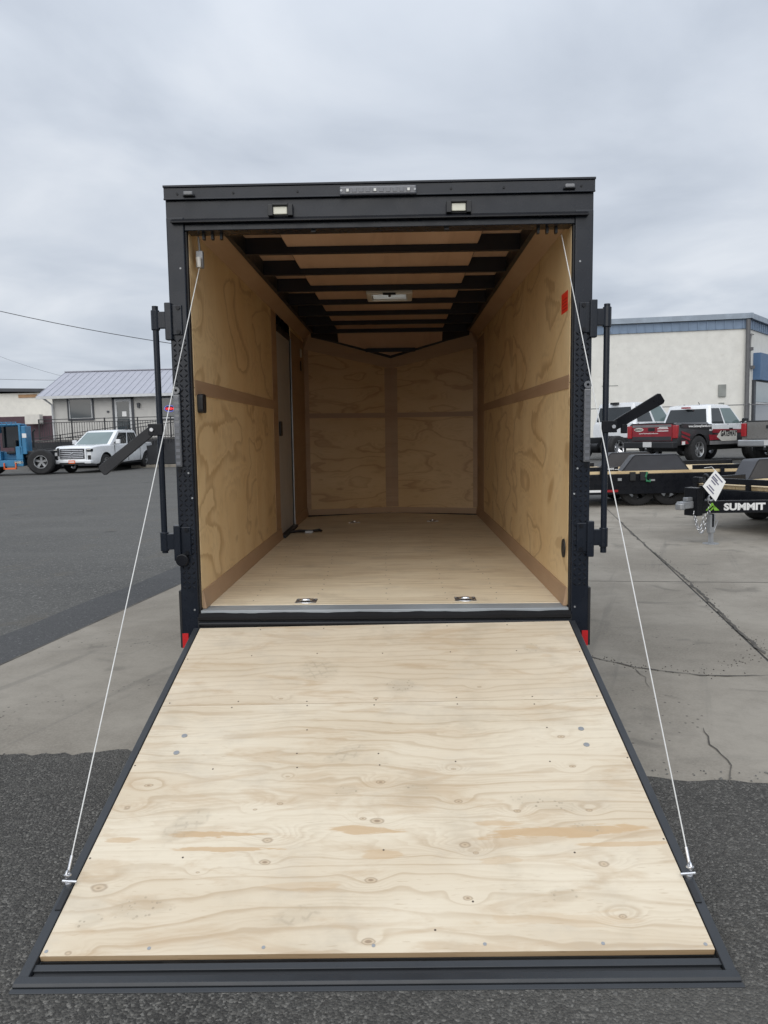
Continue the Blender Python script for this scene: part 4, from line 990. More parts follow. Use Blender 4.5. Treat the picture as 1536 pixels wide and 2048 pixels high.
# lock bars with handles
for s in (1, -1):
    xb = s*1.137; br = MB(); zt_, zb_ = (2.165, .905) if s < 0 else (2.14, .885)
    br.tube([(xb, -.035, zb_), (xb, -.035, zt_)], .0155, 14)
    bar = br.build('lock_bar', K, T, smooth=40)
    for z0 in ((2.095, .965) if s < 0 else (2.075, .965)):
        b = MB(); b.box(s*1.066, s*1.152, -.047, -.023, z0-.042, z0+.042); b.box(s*1.05, s*1.085, -.055, -.015, z0-.10, z0+.085)
        b.box(s*1.0, s*1.068, -.038, -.030, z0-.075, z0+.075); b.tube([(xb, -.035, z0-.05), (xb, -.035, z0+.05)], .022, 12)
        b = b.build('bar_bracket', M['black'], bar, bevel=.004)
        for (dz) in (-.06, .06): MB().disc((s*1.02, -.038, z0+dz), (0,-1,0), .011, .007, 8).build('bolt', M['black_gloss'], bar)
    P = Vector((s*1.172, -.05, 1.545 if s < 0 else 1.53)); E_ = Vector((s*1.425, -.11, 1.335)) if s < 0 else Vector((s*1.402, -.10, 1.672))
    h = MB(); h.box(s*1.118, s*1.192, -.056, -.030, P.z-.030, P.z+.030)
    d = (E_-P).normalized(); nn = Vector((0,1,0)); v = d.cross(nn).normalized()
    def bl(u, w_, th): return P + d*u + v*w_ + nn*th
    L = (E_-P).length; wd = .026
    poly = [bl(-.02,-wd*.9,0), bl(.06,-wd,0), bl(L*.5,-wd,0), bl(L-.012,-wd*1.15,0), bl(L,-wd*.8,0), bl(L,wd*.8,0), bl(L-.012,wd*1.1,0), bl(L*.5,wd,0), bl(.06,wd,0), bl(-.02,wd*.9,0)]
    h.prism(poly, nn*.014)
    if s > 0: h.box(s*1.215, s*1.242, -.06, -.03, 1.495, 1.54)
    h.build('handle', M['black_gloss'], bar, bevel=.003)
    MB().disc(P+Vector((0,-.006,0)), (0,-1,0), .0095, .012, 12).build('bolt', M['zinc'], bar)
# key knob under the left bracket
kn = MB(); kn.disc((-1.045, -.03, .868), (0,-1,0), .034, .03, 18); kn.build('lock_cover', M['black_gloss'], T, bevel=.006)
# ---------------- interior
def sheet_z(s, y0, y1, z0, z1, th=.010, mat='wall_ply', nm='wall_panel', x=.966):
    o = MB().box(-th/2, th/2, 0, y1-y0, 0, z1-z0).build(nm, M[mat], T, bevel=.0012)
    o.location = (s*(x+th/2), y0, z0); return o
for (y0, y1) in ((.022, 1.665), (1.669, 2.745), (3.64, 4.68)):
    sheet_z(-1, y0, y1, .60, 1.757); sheet_z(-1, y0, y1, 1.760, 2.60)
for (y0, y1) in ((.022, 2.000), (2.004, 4.68)):
    sheet_z(1, y0, y1, .60, 1.757); sheet_z(1, y0, y1, 1.760, 2.60)
def trim(s, y0, y1, z0, z1, nm='trim', x=.966, th=.004):
    return MB().box(s*(x-th), s*x, y0, y1, z0, z1).build(nm, M['luan'], T, bevel=.001)
trim(-1, .022, 2.745, 1.725, 1.800); trim(-1, 3.64, 4.66, 1.725, 1.800)
trim(1, .022, 2.0, 1.728, 1.798); trim(1, 2.003, 4.66, 1.728, 1.798)
for s, segs in ((-1, ((.022, .35), (.354, 2.745), (3.64, 4.65))), (1, ((.022, 2.0), (2.003, 4.65)))):
    for (y0, y1) in segs:
        MB().prism([Vector((s*.966, y0, .690)), Vector((s*.960, y0, .690)), Vector((s*.945, y0, .5945)), Vector((s*.966, y0, .5945))], (0, y1-y0, 0)).build('baseboard', M['luan'], T)
trim(-1, 2.50, 2.745, .694, 2.55, 'trim', .9658, .003); trim(-1, 3.64, 4.65, .694, 2.52, 'trim', .9655, .003); trim(1, 4.0, 4.65, .694, 2.52, 'trim', .9655, .003)
# cove between walls and roof
for s in (1, -1):
    MB().prism([Vector((s*.9655, .025, 2.555)), Vector((s*.850, .025, 2.628)), Vector((s*.855, .025, 2.634)), Vector((s*.9655, .025, 2.566))], (0, LC+.005-.025, 0)).build('cove', M['luan'], T)
    MB().box(s*.858, s*.83, .05, LC-.20, 2.605, 2.71).build('roof_rail', M['black_plain'], T)
# roof bows and liner
for i in range(7):
    y = .82+.615*i
    bw = MB(); bw.box(-.572, .572, y-.019, y+.019, 2.603, 2.6425); bw.box(-.832, -.572, y-.019, y+.019, 2.603, 2.699); bw.box(.572, .832, y-.019, y+.019, 2.603, 2.699)
    bw.build('roof_bow', M['bow_black'], T)
cp_ = MB()
for (a_, b_, c_, d_) in ((-.575, .575, .03, HY0), (-.575, .575, HY1, 4.53), (-.575, HX0, HY0, HY1), (HX1, .575, HY0, HY1)): cp_.box(a_, b_, c_, d_, 2.6445, 2.650)
cp_.build('ceiling_panel', M['luan_c'], T)
for s in (1, -1): MB().box(s*.579, s*.855, .03, 4.53, 2.700, 2.706).build('ceiling_panel', M['luan_c'], T)
for s in (1, -1):
    MB().box(s*.575, s*.5785, .03, 4.53, 2.6445, 2.70).build('liner_edge', M['bow_black'], T)
# wedge of the ceiling over the nose
zw = lambda y: 2.640-(y-4.535)*(2.640-2.378)/(LA-.06-4.535)
yv = lambda x: LA-.06-(LA-.06-4.62)*abs(x)/.86
MB().prism([Vector((-.575, 4.535, 2.643)), Vector((.575, 4.535, 2.643)), Vector((.575, yv(.575), zw(yv(.575)))), Vector((0, LA-.06, 2.378)), Vector((-.575, yv(.575), zw(yv(.575))))], (0, .002, .006)).build('ceiling_panel', M['luan_c'], T)
for s in (1, -1): MB().prism([Vector((s*.577, 4.535, 2.643)), Vector((s*.87, 4.535, 2.643)), Vector((s*.87, 4.62, zw(4.62))), Vector((s*.577, yv(.577), zw(yv(.577))))], (0, .002, .006)).build('ceiling_panel', M['bow_black'], T)
yb = 4.765; hw_ = .66*(LA-.06-yb)/(LA-.06-4.62)
MB().box(-hw_, hw_, yb-.018, yb+.018, zw(yb)-.04, zw(yb)).build('roof_bow', M['bow_black'], T)
bd = MB(); bd.tube([(-.86, 4.62, 2.60), (0, LA-.06, 2.378), (.86, 4.62, 2.60)], .022, 6); bd.build('nose_rail', M['bow_black'], T)
# nose panels: left and right, upper and lower, then trim
for s in (1, -1):
    A = Vector((s*.966, LC-.03, 0)); B = Vector((0, LA-.02, 0)); d = (B-A).normalized(); L = (B-A).length
    if s < 0: org, xd = A, d
    else: org, xd = B, -d
    ang = math.atan2(xd.y, xd.x)
    def npart(nm, u0, u1, z0, z1, mat, off=0.0, th=.008, z0b=None, z1b=None):
        z0b = z0 if z0b is None else z0b; z1b = z1 if z1b is None else z1b
        w = u1-u0
        m = MB(); m.prism([Vector((0, off, z0)), Vector((w, off, z0b)), Vector((w, off, z1b)), Vector((0, off, z1))], (0, th, 0))
        o = m.build(nm, M[mat], T, bevel=.001); o.location = org + xd*u0; o.rotation_euler = (0, 0, ang); return o
    t0, t1 = (2.50, 2.28) if s < 0 else (2.28, 2.50)
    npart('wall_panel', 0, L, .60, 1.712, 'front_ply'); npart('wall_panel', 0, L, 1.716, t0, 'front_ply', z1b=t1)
    npart('trim', 0, L, 1.690, 1.745, 'luan', -.005, .0045); npart('baseboard', 0, L, .5945, .66, 'luan', -.008, .0075)
    a, b = (L-.075, L) if s < 0 else (0, .075)
    npart('trim', a, b, .665, 2.25, 'luan', -.006, .0055)
    a, b = (0, .05) if s < 0 else (L-.05, L)
    npart('trim', a, b, .665, 2.45, 'luan', -.006, .0055)
    # slanted cove over the nose
    MB().prism([Vector((s*.875, 4.60, 2.63)), Vector((0, LA-.06, 2.372)), Vector((0, LA-.025, 2.245)), Vector((s*.966, LC-.035, 2.45)), Vector((s*.967, LC-.05, 2.575))], (0, .006, .002)).build('cove', M['luan'], T)
# floor in sheets
fo = MB().box(-.966, .966, .0, 2.2, 0, .018).build('floor_sheet', M['floor_ply'], T, bevel=.001); fo.location = (0, .10, .576)
fm = MB(); fm.prism([Vector((-.966, 0, 0)), Vector((.966, 0, 0)), Vector((.966, 2.22, 0)), Vector((0, 2.6, 0)), Vector((-.966, 2.22, 0))], (0, 0, .018)); f2 = fm.build('floor_sheet', M['floor_ply'], T); f2.location = (0, 2.3025, .576)
sc = MB(); rnd = random.Random(8)
for xx in (-.75, -.40, .0, .335, .62):
    for k in range(17):
        yy = .22+.14*k*(1+.15*(k/17))+rnd.uniform(-.02, .02)
        sc.disc((xx+.015*math.sin(yy*3)+rnd.uniform(-.012, .012), yy, .5942), (0,0,1), .0045, .0006, 6)
sc.build('floor_screws', M['screw_dark'], T, kind='stuff')
# recessed rings
def dring(x_, y_, sc_=1.0):
    p = MB()
    p.lathe([(0, .0), (.001, .0), (.0015, .030), (.004, .042), (.003, .056), (0, .058)], (x_, y_, .5945), (0,0,1), 20)
    p.box(x_-.058, x_+.058, y_-.052, y_+.052, .5943, .5962)
    p = p.build('tie_down', M['zinc'], T)
    q = MB(); q.torus((x_, y_-.012, .602), (0, .25, 1), .031, .0055, 20, 6); q.build('ring', M['chrome'], p, smooth=60)
    MB().box(x_-.03, x_+.03, y_-.034, y_+.03, .5964, .5972).build('ring_recess', M['black_plain'], p)
    for dx in (-.048, .048): MB().disc((x_+dx, y_+.043, .596), (0,0,1), .006, .002, 8).build('screw', M['galv'], p)
dring(-.432, .185); dring(.446, .200); dring(-.385, 3.93); dring(.428, 3.99)
# side door (inside face)
dp = MB().box(-1.010, -.974, 2.775, 3.590, .62, 2.415).build('side_door', M['door_grey'], T, bevel=.003)
MB().box(-.985, -.9745, 3.591, 3.600, .62, 2.415).build('door_seal', M['black_plain'], dp)
df = MB(); df.box(-1.02, -.966, 3.600, 3.618, .594, 2.43); df.box(-1.02, -.972, 2.752, 2.774, .594, 2.43); df.box(-1.02, -.967, 2.752, 3.62, 2.416, 2.47); df.build('door_frame', M['black_plain'], dp)
MB().box(-.972, -.958, 3.620, 3.638, .594, 2.44).build('door_trim', M['alu'], dp)
MB().box(-1.0, -.93, 2.78, 3.62, .594, .618).build('door_sill', M['black_plain'], dp)
MB().box(-.974, -.955, 2.83, 2.93, 1.50, 1.63).build('handle', M['black_plain'], dp, bevel=.006)
MB().box(-.960, -.945, 4.30, 4.38, 2.33, 2.42).build('light_switch', M['pale_plastic'], T, bevel=.006)
MB().box(-.960, -.95, 4.32, 4.35, 2.19, 2.29).build('switch_plate', M['black_plain'], T)
# wall fittings
def oval(s, y0, z0, ry, rz__, nm, mat, th=.006, n=22, sq=2.0):
    pts = []
    for k in range(n):
        a = 2*math.pi*k/n; c_, s_ = math.cos(a), math.sin(a)
        pts.append(Vector((s*.9655, y0+ry*abs(c_)**(2/sq)*(1 if c_ > 0 else -1), z0+rz__*abs(s_)**(2/sq)*(1 if s_ > 0 else -1))))
    return MB().prism(pts, Vector((-s*th, 0, 0))).build(nm, M[mat], T, bevel=.002)
v = oval(-1, .098, 1.680, .040, .050, 'side_vent', 'black_plain', .03, 22, 5.0)
v = oval(1, .105, .888, .038, .050, 'wall_bracket_cup', 'black_plain', .008)
MB().box(.9585, .9600, .085, .125, .862, .915).build('cup_slot', M['luan'], v)
st = MB().box(.9650, .9657, .078, .235, 2.128, 2.232).build('warning_sticker', M['sticker_red'], T)
for k in range(4): MB().box(.9646, .9650, .09, .22-.02*(k % 2), 2.143+k*.017, 2.148+k*.017).build('sticker_print', M['sticker_dark'], st)
# roof vent with crank
vt = MB(); x0, x1, y0, y1 = -.155, .205, 2.10, 2.46
vt.box(x0, x1, y0, y0+.04, 2.585, 2.644); vt.box(x0, x1, y1-.04, y1, 2.585, 2.644); vt.box(x0, x0+.04, y0+.04, y1-.04, 2.585, 2.644); vt.box(x1-.04, x1, y0+.04, y1-.04, 2.585, 2.644)
vt = vt.build('roof_vent', M['pale_plastic'], T, bevel=.006)
ln = MB(); e_ = .004
ln.box(HX0+e_, HX0+.008, HY0+e_, HY1-e_, 2.6, 2.748); ln.box(HX1-.008, HX1-e_, HY0+e_, HY1-e_, 2.6, 2.748); ln.box(HX0+.008, HX1-.008, HY0+e_, HY0+.008, 2.6, 2.748); ln.box(HX0+.008, HX1-.008, HY1-.008, HY1-e_, 2.6, 2.748)
ln.build('vent_lining', M['vent_white'], vt)
MB().box(HX0-.02, HX1+.02, HY0-.02, HY1+.02, 2.752, 2.760).build('vent_lid', M['vent_lid'], vt, bevel=.003)
ck = MB(); xm = (x0+x1)/2; ck.box(xm-.010, xm+.010, y0+.03, y1-.1, 2.606, 2.620); ck.box(xm-.05, xm+.05, y0-.005, y0+.012, 2.578, 2.592); ck.tube([(xm, y0+.06, 2.64), (xm, y0+.06, 2.585)], .010, 8)
ck.build('crank', M['black_plain'], vt)
# pulley and cable fittings under the header corners
pu = MB(); pu.lathe([(-.012, .004), (-.012, .030), (-.004, .022), (.004, .022), (.012, .030), (.012, .004)], (-.930, .09, 2.40), (1, .2, 0), 18); pu.box(-.948, -.912, .075, .105, 2.375, 2.46); pu.tube([(-.93, .09, 2.45), (-.93, .07, 2.53)], .006, 6)
pu.build('pulley', M['galv'], T, bevel=.003)
cv = MB(); cv.tube([(-.93, .06, 2.42), (-.925, .05, 2.37)], .015, 10, True, .010); cv.build('cable_sleeve', M['pale_plastic'], T, smooth=40)
for s, n_ in ((-1, 3), (1, 3)):
    for k in range(n_): MB().box(s*(.90-.045*k), s*(.888-.045*k), .03, .06, 2.505, 2.548).build('spring_hook', M['black_plain'], T)
for xx in (-.33, .34): MB().box(xx-.012, xx+.012, .0, .04, 2.523, 2.5345).build('latch_tab', M['black_plain'], T)

# ------------------------------------------------------------------ ramp (a part of the trailer, in its own frame)
AL = 0.25089
RL = MB().box(-.965, .965, -1.985, -.03, -.050, -.0205)  # steel skin under the sheets
ramp = RL.build('ramp_door', M['ramp_black'], T)
des = Matrix.Translation((0.004, -.03, .5233)) @ Matrix.Rotation(AL, 4, 'X')
ramp.matrix_local = Matrix.Rotation(-TR, 4, 'Y') @ des
def rp(m, nm, mat, bevel=0.0, smooth=None): return m.build(nm, M[mat], ramp, smooth, bevel)
e = MB().box(-.963, .963, 0, .692, -.019, 0)
o = rp(e, 'plywood_sheet', 'ramp_top', .0008); o.data.materials.append(M['ply_edge']); 
e = MB().box(-.963, .963, 0, 1.2285, -.019, .0005)
def sheet(y0, y1, mat):
    m = MB(); m.box(-.963, .963, y0, y1, -.019, 0.0); o = rp(m, 'plywood_sheet', mat)
    o.data.materials.append(M['ply_edge'])
    for p in o.data.polygons:
        if abs(p.normal.z) < .5: p.material_index = 1
    return o
bpy.data.objects.remove(o)
sheet(-.7215, -.022, 'ramp_top'); sheet(-1.957, -.7235, 'ramp_low')
for s in (1, -1):
    sf = MB(); sf.box(s*.966, s*.996, -2.03, -.02, -.062, .0025); sf.box(s*.996, s*1.003, -2.03, -.02, -.062, -.02)
    rp(sf, 'side_rail', 'ramp_rail', .003)
er = MB(); er.box(-.962, .962, -1.978, -1.958, -.045, -.0205); rp(er, 'end_channel', 'ramp_black', .002)
er = MB(); er.box(-.985, .985, -2.000, -1.978, -.050, -.0055); rp(er, 'end_rail', 'ramp_rail', .002)
er = MB(); er.box(-.962, .962, -2.026, -2.000, -.062, -.0125); rp(er, 'end_groove', 'black_plain')
er = MB(); er.prism([Vector((-.996, -2.024, .005)), Vector((-.996, -2.050, .0105)), Vector((-.996, -2.057, .005)), Vector((-.996, -2.058, -.030)), Vector((-.996, -2.024, -.030))], (1.992, 0, 0)); rp(er, 'flap_edge', 'ramp_rail', .0015)
er = MB(); er.box(-.999, .999, -2.074, -2.0585, -.030, .002); rp(er, 'flap_lip', 'ramp_rail', .0015)
def studs(nm, L, r, h, mat, n=10):
    src = None
    for (x_, y_) in L:
        if src is None:
            m = MB(); m.disc((0,0,0), (0,0,1), r, h, n); src = rp(m, nm, mat); src.location = (x_, y_, 0)
        else: inst(src, ramp, (x_, y_, 0))
    return src
studs('bolt', [(-.808,-.938),(-.812,-1.047),(.819,-.936),(.817,-1.039)], .0115, .003, 'galv', 14)
studs('screw', [(-.951,-1.941),(-.653,-1.934),(-.32,-1.935),(-.002,-1.933),(.318,-1.932),(.655,-1.934),(.943,-1.940)], .0055, .001, 'galv', 10)
studs('screw', [(-.935,-.70),(-.631,-.697),(-.327,-.706),(-.023,-.704),(.33,-.696),(.661,-.699),(.94,-.705),(-.304,-.911),(.683,-.922),(-.328,-1.062),(-.005,-1.071),(.294,-1.126),(-.317,-1.147),(.001,-1.14),(.655,-1.135),(-.643,-1.148),
   (-.651,-.742),(-.322,-.738),(.33,-.746),(.66,-.756),(-.03,-.742),(-.644,-1.592),(.956,-1.539),(.649,-1.593),(.178,-1.883),(.298,-1.783),(.022,-1.571),(-.955,-1.12),(-.955,-1.59),(.955,-1.12),(-.95,-.33),(.95,-.33),(-.32,-.30),(.33,-.31),(0,-.31),(-.64,-.31),(.65,-.31),(-.31,-.05),(.0,-.05),(.33,-.05),(-.64,-.05),(.64,-.05)], .0036, .0006, 'screw_dark', 8)
# cables with shackles on the side rails
iv = (Matrix.Rotation(-TR, 4, 'Y') @ des)
for s in (1, -1):
    end = iv @ Vector((s*.988, -1.70, .016)); topp = Vector((-.926, .052, 2.365)) if s < 0 else Vector((.925, .055, 2.50))
    d = (topp-end).normalized()
    m = MB(); m.tube([end+d*.05, end.lerp(topp, .5)+Vector((0,0,-.004)), topp], .0023, 6); cb = m.build('ramp_cable', M['cable'], T, smooth=40)
    k = MB(); k.tube([end+d*.03, end+d*.075], .0046, 8); k.build('cable_clamp', M['zinc'], cb, smooth=40)
    k = MB(); k.torus(end+d*.018, (0, .3, 1), .010, .0032, 14, 6); k.torus(end+d*.02, (1, 0, 0), .012, .0032, 12, 6); k.build('shackle', M['zinc'], cb, smooth=60)
    k = MB(); k.tube([(s*.955, -1.70, .012), (s*1.0, -1.70, .016)], .0045, 8); k.disc((s*.982, -1.70, .0), (0,0,1), .010, .012, 12); rp(k, 'cable_anchor', 'zinc')
    rp(MB().box(s*.967, s*.985, -1.80, -1.72, .0025, .006), 'anchor_plate', 'black_plain')
# a dark bundle on the floor by the side door
o = thing('strap_bundle', 'small black bundle lying on the trailer floor below the side door', 'strap', (-.79, 3.13, .606), R(4))
m = MB(); m.tube([(-.15,-.02,.012),(-.05,.0,.02),(.05,-.01,.014),(.13,.02,.02),(.15,.0,.012)], .013, 6); m.tube([(-.15,.03,.012),(.0,.035,.012),(.14,.03,.014)], .012, 6); m.build('strap', M['black_plain'], o, smooth=50)
MB().box(.0, .07, -.035, -.005, .0, .02).build('buckle', M['galv'], o)

# ------------------------------------------------------------------ office on the left
def wins(t, x0, x1, z0, z1, y, fm='trim_dark', inner='trim_white'):
    f = MB(); w = .09
    f.box(x0-w, x1+w, y-.05, y+.02, z1, z1+w); f.box(x0-w, x1+w, y-.05, y+.02, z0-w, z0); f.box(x0-w, x0, y-.05, y+.02, z0, z1); f.box(x1, x1+w, y-.05, y+.02, z0, z1)
    f = f.build('window', M[fm], t)
    i = MB(); w = .05
    i.box(x0, x1, y-.03, y+.02, z1-w, z1); i.box(x0, x1, y-.03, y+.02, z0, z0+w); i.box(x0, x0+w, y-.03, y+.02, z0+w, z1-w); i.box(x1-w, x1, y-.03, y+.02, z0+w, z1-w)
    i.build('sash', M[inner], f); MB().box(x0+w, x1-w, y+.0, y+.012, z0+w, z1-w).build('pane', M['glass_office'], f)
    return f
def office():
    t = thing('office_building', 'low grey office with blue metal gable roof and dark framed windows', 'building', (-16, 40, .5))
    X = lambda x: x+16
    zb, ze, zr = 1.15, 3.58, 5.22
    MB().box(X(-19.75), X(-8), 0, 7, zb-1.2, ze).build('wall', M['office_wall'], t)
    y0 = -.55; ym = 3.5
    rf = MB()
    for (ya, yb) in ((y0, ym), (7.55, ym)):
        rf.prism([Vector((X(-20.4), ya, ze-.02)), Vector((X(-7.4), ya, ze-.02)), Vector((X(-7.4), yb, zr)), Vector((X(-20.4), yb, zr))], (0, 0, .06))
    rf = rf.build('roof', M['roof_blue'], t)
    rib = None; L = math.hypot(ym-y0, zr-ze+.02); an = math.atan2(zr-ze+.02, ym-y0)
    x_ = -20.38
    while x_ < -7.4:
        if rib is None: rib = MB().box(-.013, .013, 0, L, 0, .02).build('roof_rib', M['roof_blue'], rf); rib.rotation_euler = (an, 0, 0); rib.location = (X(x_), y0, ze+.042)
        else: inst(rib, rf, (X(x_), y0, ze+.042))
        x_ += .405
    MB().box(X(-20.4), X(-7.4), ym-.12, ym+.12, zr+.06, zr+.11).build('ridge_cap', M['roof_blue'], rf)
    gb = MB(); gb.prism([Vector((X(-19.73), 0.01, ze)), Vector((X(-19.73), 6.99, ze)), Vector((X(-19.73), 3.5, zr-.1))], (.1, 0, 0)); gb.build('gable', M['office_wall'], t)
    MB().box(X(-20.4), X(-7.4), y0-.10, y0, ze-.13, ze+.02).build('gutter', M['trim_white'], t)
    MB().box(X(-20.3), X(-7.5), y0, .0, ze-.10, ze-.06).build('soffit', M['trim_white'], t)
    dsp = MB(); dsp.tube([(X(-20.0), -.55, ze-.1), (X(-19.72), -.15, ze-.45), (X(-19.72), -.12, ze-2.4), (X(-19.6), -.3, ze-2.6)], .06, 8); dsp.build('downspout', M['trim_white'], t)
    w1 = wins(t, X(-18.80), X(-17.46), 2.30, 3.44, -.02)
    w2 = wins(t, X(-13.50), X(-11.6), 2.20, 3.36, -.02)
    d = MB(); d.box(X(-16.30), X(-16.16), -.06, .02, 1.15, 3.5); d.box(X(-15.20), X(-15.06), -.06, .02, 1.15, 3.5); d.box(X(-16.30), X(-15.06), -.06, .02, 3.36, 3.5); d = d.build('door_frame', M['trim_dark'], t)
    dd = MB(); dd.box(X(-16.16), X(-16.04), -.05, -.01, 1.15, 3.36); dd.box(X(-15.32), X(-15.20), -.05, -.01, 1.15, 3.36); dd.box(X(-16.04), X(-15.32), -.05, -.01, 3.22, 3.36); dd.box(X(-16.04), X(-15.32), -.05, -.01, 1.15, 1.42)
    dd = dd.build('door', M['trim_white'], t); MB().box(X(-16.04), X(-15.32), -.03, -.02, 1.42, 3.22).build('pane', M['glass_office'], dd)
    MB().box(X(-15.75), X(-15.50), -.036, -.031, 2.38, 2.66).build('notice', M['white_print'], dd)
    l = MB(); l.box(X(-14.85), X(-14.68), -.14, 0, 3.0, 3.12); l.box(X(-14.83), X(-14.70), -.16, -.02, 2.86, 3.0); l.build('wall_lamp', M['trim_dark'], t)
    MB().box(X(-16.62), X(-16.5), -.06, 0, 2.62, 2.72).build('doorbell', M['trim_dark'], t)
    # deck with ramp
    dk = MB(); dk.box(X(-20.2), X(-8), -2.0, -.02, 1.02, 1.13); dk.build('deck', M['deck_grey'], t)
    MB().box(X(-20.2), X(-8), -2.02, -1.98, .0, 1.0).build('deck_skirt', M['skirt'], t)
    bl = None
    return t
M['office_wall'] = paint('office_siding', (0.52, 0.51, 0.485), 0.7, 0, 0.05)
M['roof_blue'] = paint('blue_grey_metal_roof', (0.345, 0.352, 0.40), 0.5, 0.0, 0.05)
M['trim_dark'] = paint('dark_trim', (0.045, 0.05, 0.06), 0.5)
M['trim_white'] = paint('pale_trim', (0.55, 0.56, 0.57), 0.5)
M['glass_office'] = glass('office_glass', (0.035, 0.045, 0.05), 0.06)
M['deck_grey'] = paint('deck_boards', (0.12, 0.115, 0.11), 0.7)
M['skirt'] = paint('deck_skirt_dark', (0.028, 0.03, 0.034), 0.8)
M['rail_black'] = paint('railing_black', (0.016, 0.017, 0.02), 0.5)
office()
def railing(name, label, x0, x1, y, z0, z1, loc, slope=0.0, step=.14):
    t = thing(name, label, 'railing', loc)
    n = int((x1-x0)/step); zz = lambda x: slope*(x-x0)
    r = MB(); 
    for z in (z0+.1, z1-.18, z1): r.tube([(x0, y, z+zz(x0)), (x1, y, z+zz(x1))], .022, 6)
    r.build('rail', M['rail_black'], t)
    bar = None
    for i in range(1, n):
        x = x0+(x1-x0)*i/n
        if i % 13 == 0: continue
        if bar is None: bar = MB().box(-.010, .010, -.010, .010, z0+.1, z1-.18).build('baluster', M['rail_black'], t); bar.location = (x, y, zz(x))
        else: inst(bar, t, (x, y, zz(x)))
    pst = None
    for i in range(0, n+1, 13):
        x = x0+(x1-x0)*i/n
        if pst is None: pst = MB().box(-.03, .03, -.03, .03, z0-.35, z1+.03).build('railing_post', M['rail_black'], t); pst.location = (x, y, zz(x))
        else: inst(pst, t, (x, y, zz(x)))
railing('deck_railing', 'long black balustrade along the front of the office deck', 0, 11.5, 0, 1.13, 2.25, (-19.7, 38.05, .5))
railing('ramp_railing', 'sloping black balustrade of the access ramp in front of the office', 0, 8.5, 0, .15, 1.25, (-19.9, 36.9, .42), .115)
rw = thing('access_ramp', 'dark skirted access ramp running up in front of the office', 'ramp', (-19.9, 37.0, .40))
MB().prism([Vector((0, 0, -.2)), Vector((8.6, 0, -.2)), Vector((8.6, 0, 1.02)), Vector((0, 0, .12))], (0, .95, 0)).build('slope', M['skirt'], rw)
# neon sign in the window
o = thing('open_sign', 'red and blue neon open sign glowing in the office window', 'sign', (-12.98, 39.9, 3.25))
M['neon_red'] = glow('neon_red', (1.0, 0.03, 0.05), 0.9); M['neon_blue'] = glow('neon_blue', (0.16, 0.20, 0.8), 0.5); o.scale = (.82, .82, .82)
m = MB(); m.torus((0,0,0), (0,1,0), .21, .016, 28, 6, sx=1.7); m.build('ring', M['neon_blue'], o)
lettering('OPEN', .20, M['neon_red'], o, frame_mtx((-.27, -.02, -.075), (1,0,0), (0,0,1)), bold=.006, width=.54, ext=.008)
MB().box(-.30, .30, .03, .035, -.16, .16).build('backing', M['black_plain'], o)
# bins / slatted enclosure at the end of the deck
o = thing('slat_screen', 'dark slatted screen standing beside the rear of the white pickup', 'screen', (-13.4, 37.6, .45))
MB().box(0, 3.2, .02, .06, .0, 1.05).build('backing_board', M['trim_dark'], o)
sl = None
for k in range(16):
    if sl is None: sl = MB().box(0, .12, -.03, .015, .0, 1.08).build('slat', M['rail_black'], o); sl.location = (.02+.2*k, 0, 0)
    else: inst(sl, o, (.02+.2*k, 0, 0))
o = thing('wheel_stop', 'pale concrete kerb block behind the white pickup', 'kerb', (-12.9, 36.9, gh(-12.9, 36.9)-.02)); MB().box(-1.4, 2.2, -.1, .1, 0, .17).build('block', M['concrete'], o, bevel=.02)

# ------------------------------------------------------------------ warehouse far left, pole and wires
t = thing('far_warehouse', 'pale metal warehouse with maroon base, partly hidden behind the office', 'building', (-40, 58, .4))
MB().box(0, 12.3, 0, 14, 3.25, 5.12).build('upper_wall', M['cream_metal'], t)
MB().box(-.02, 12.32, -.02, 14.02, 0, 3.25).build('lower_wall', M['maroon'], t)
rf = MB(); rf.prism([Vector((-.3, -.35, 5.55)), Vector((12.7, -.35, 5.12)), Vector((12.7, -.35, 5.38)), Vector((-.3, -.35, 5.80))], (0, 15, 0)); rf.build('roof', M['trim_dark'], t)
MB().box(9.4, 10.9, -.06, -.02, 4.75, 5.0).build('rust_streak', M['rust'], t)
MB().box(10.2, 11.4, -.9, -.3, 2.6, 3.35).build('air_unit', M['pale_plastic'], t)
o = thing('utility_pole', 'thin far utility pole above the warehouse roof', 'pole', (-27.2, 66, .3)); MB().tube([(0,0,0),(0,0,7.4)], .10, 8).build('mast', M['skirt'], o); MB().box(-.5, .5, -.05, .05, 6.9, 7.0).build('crossarm', M['skirt'], o)
def wire(label, a, b, sagd, r=.012):
    a, b = Vector(a), Vector(b); n = 18
    pts = [a.lerp(b, i/n)+Vector((0,0,-4*sagd*(i/n)*(1-i/n))) for i in range(n+1)]
    o = MB().tube(pts, r, 5).build('overhead_wire', M['skirt'], None); tag(o, label, 'wire', 'overhead wires on the left')
wire('thick black overhead wire sloping down across the left sky behind the trailer', (-34.0, 45, 12.4), (-2.0, 45, 5.9), 0.9, .022)
wire('thin lower overhead wire above the far warehouse roof', (-44.0, 66, 7.9), (-22.5, 66, 7.0), 0.25, .014)
wire('faint wire dropping to the far warehouse roof from the upper left', (-38.0, 66, 10.2), (-27.0, 66, 6.6), 0.3, .010)

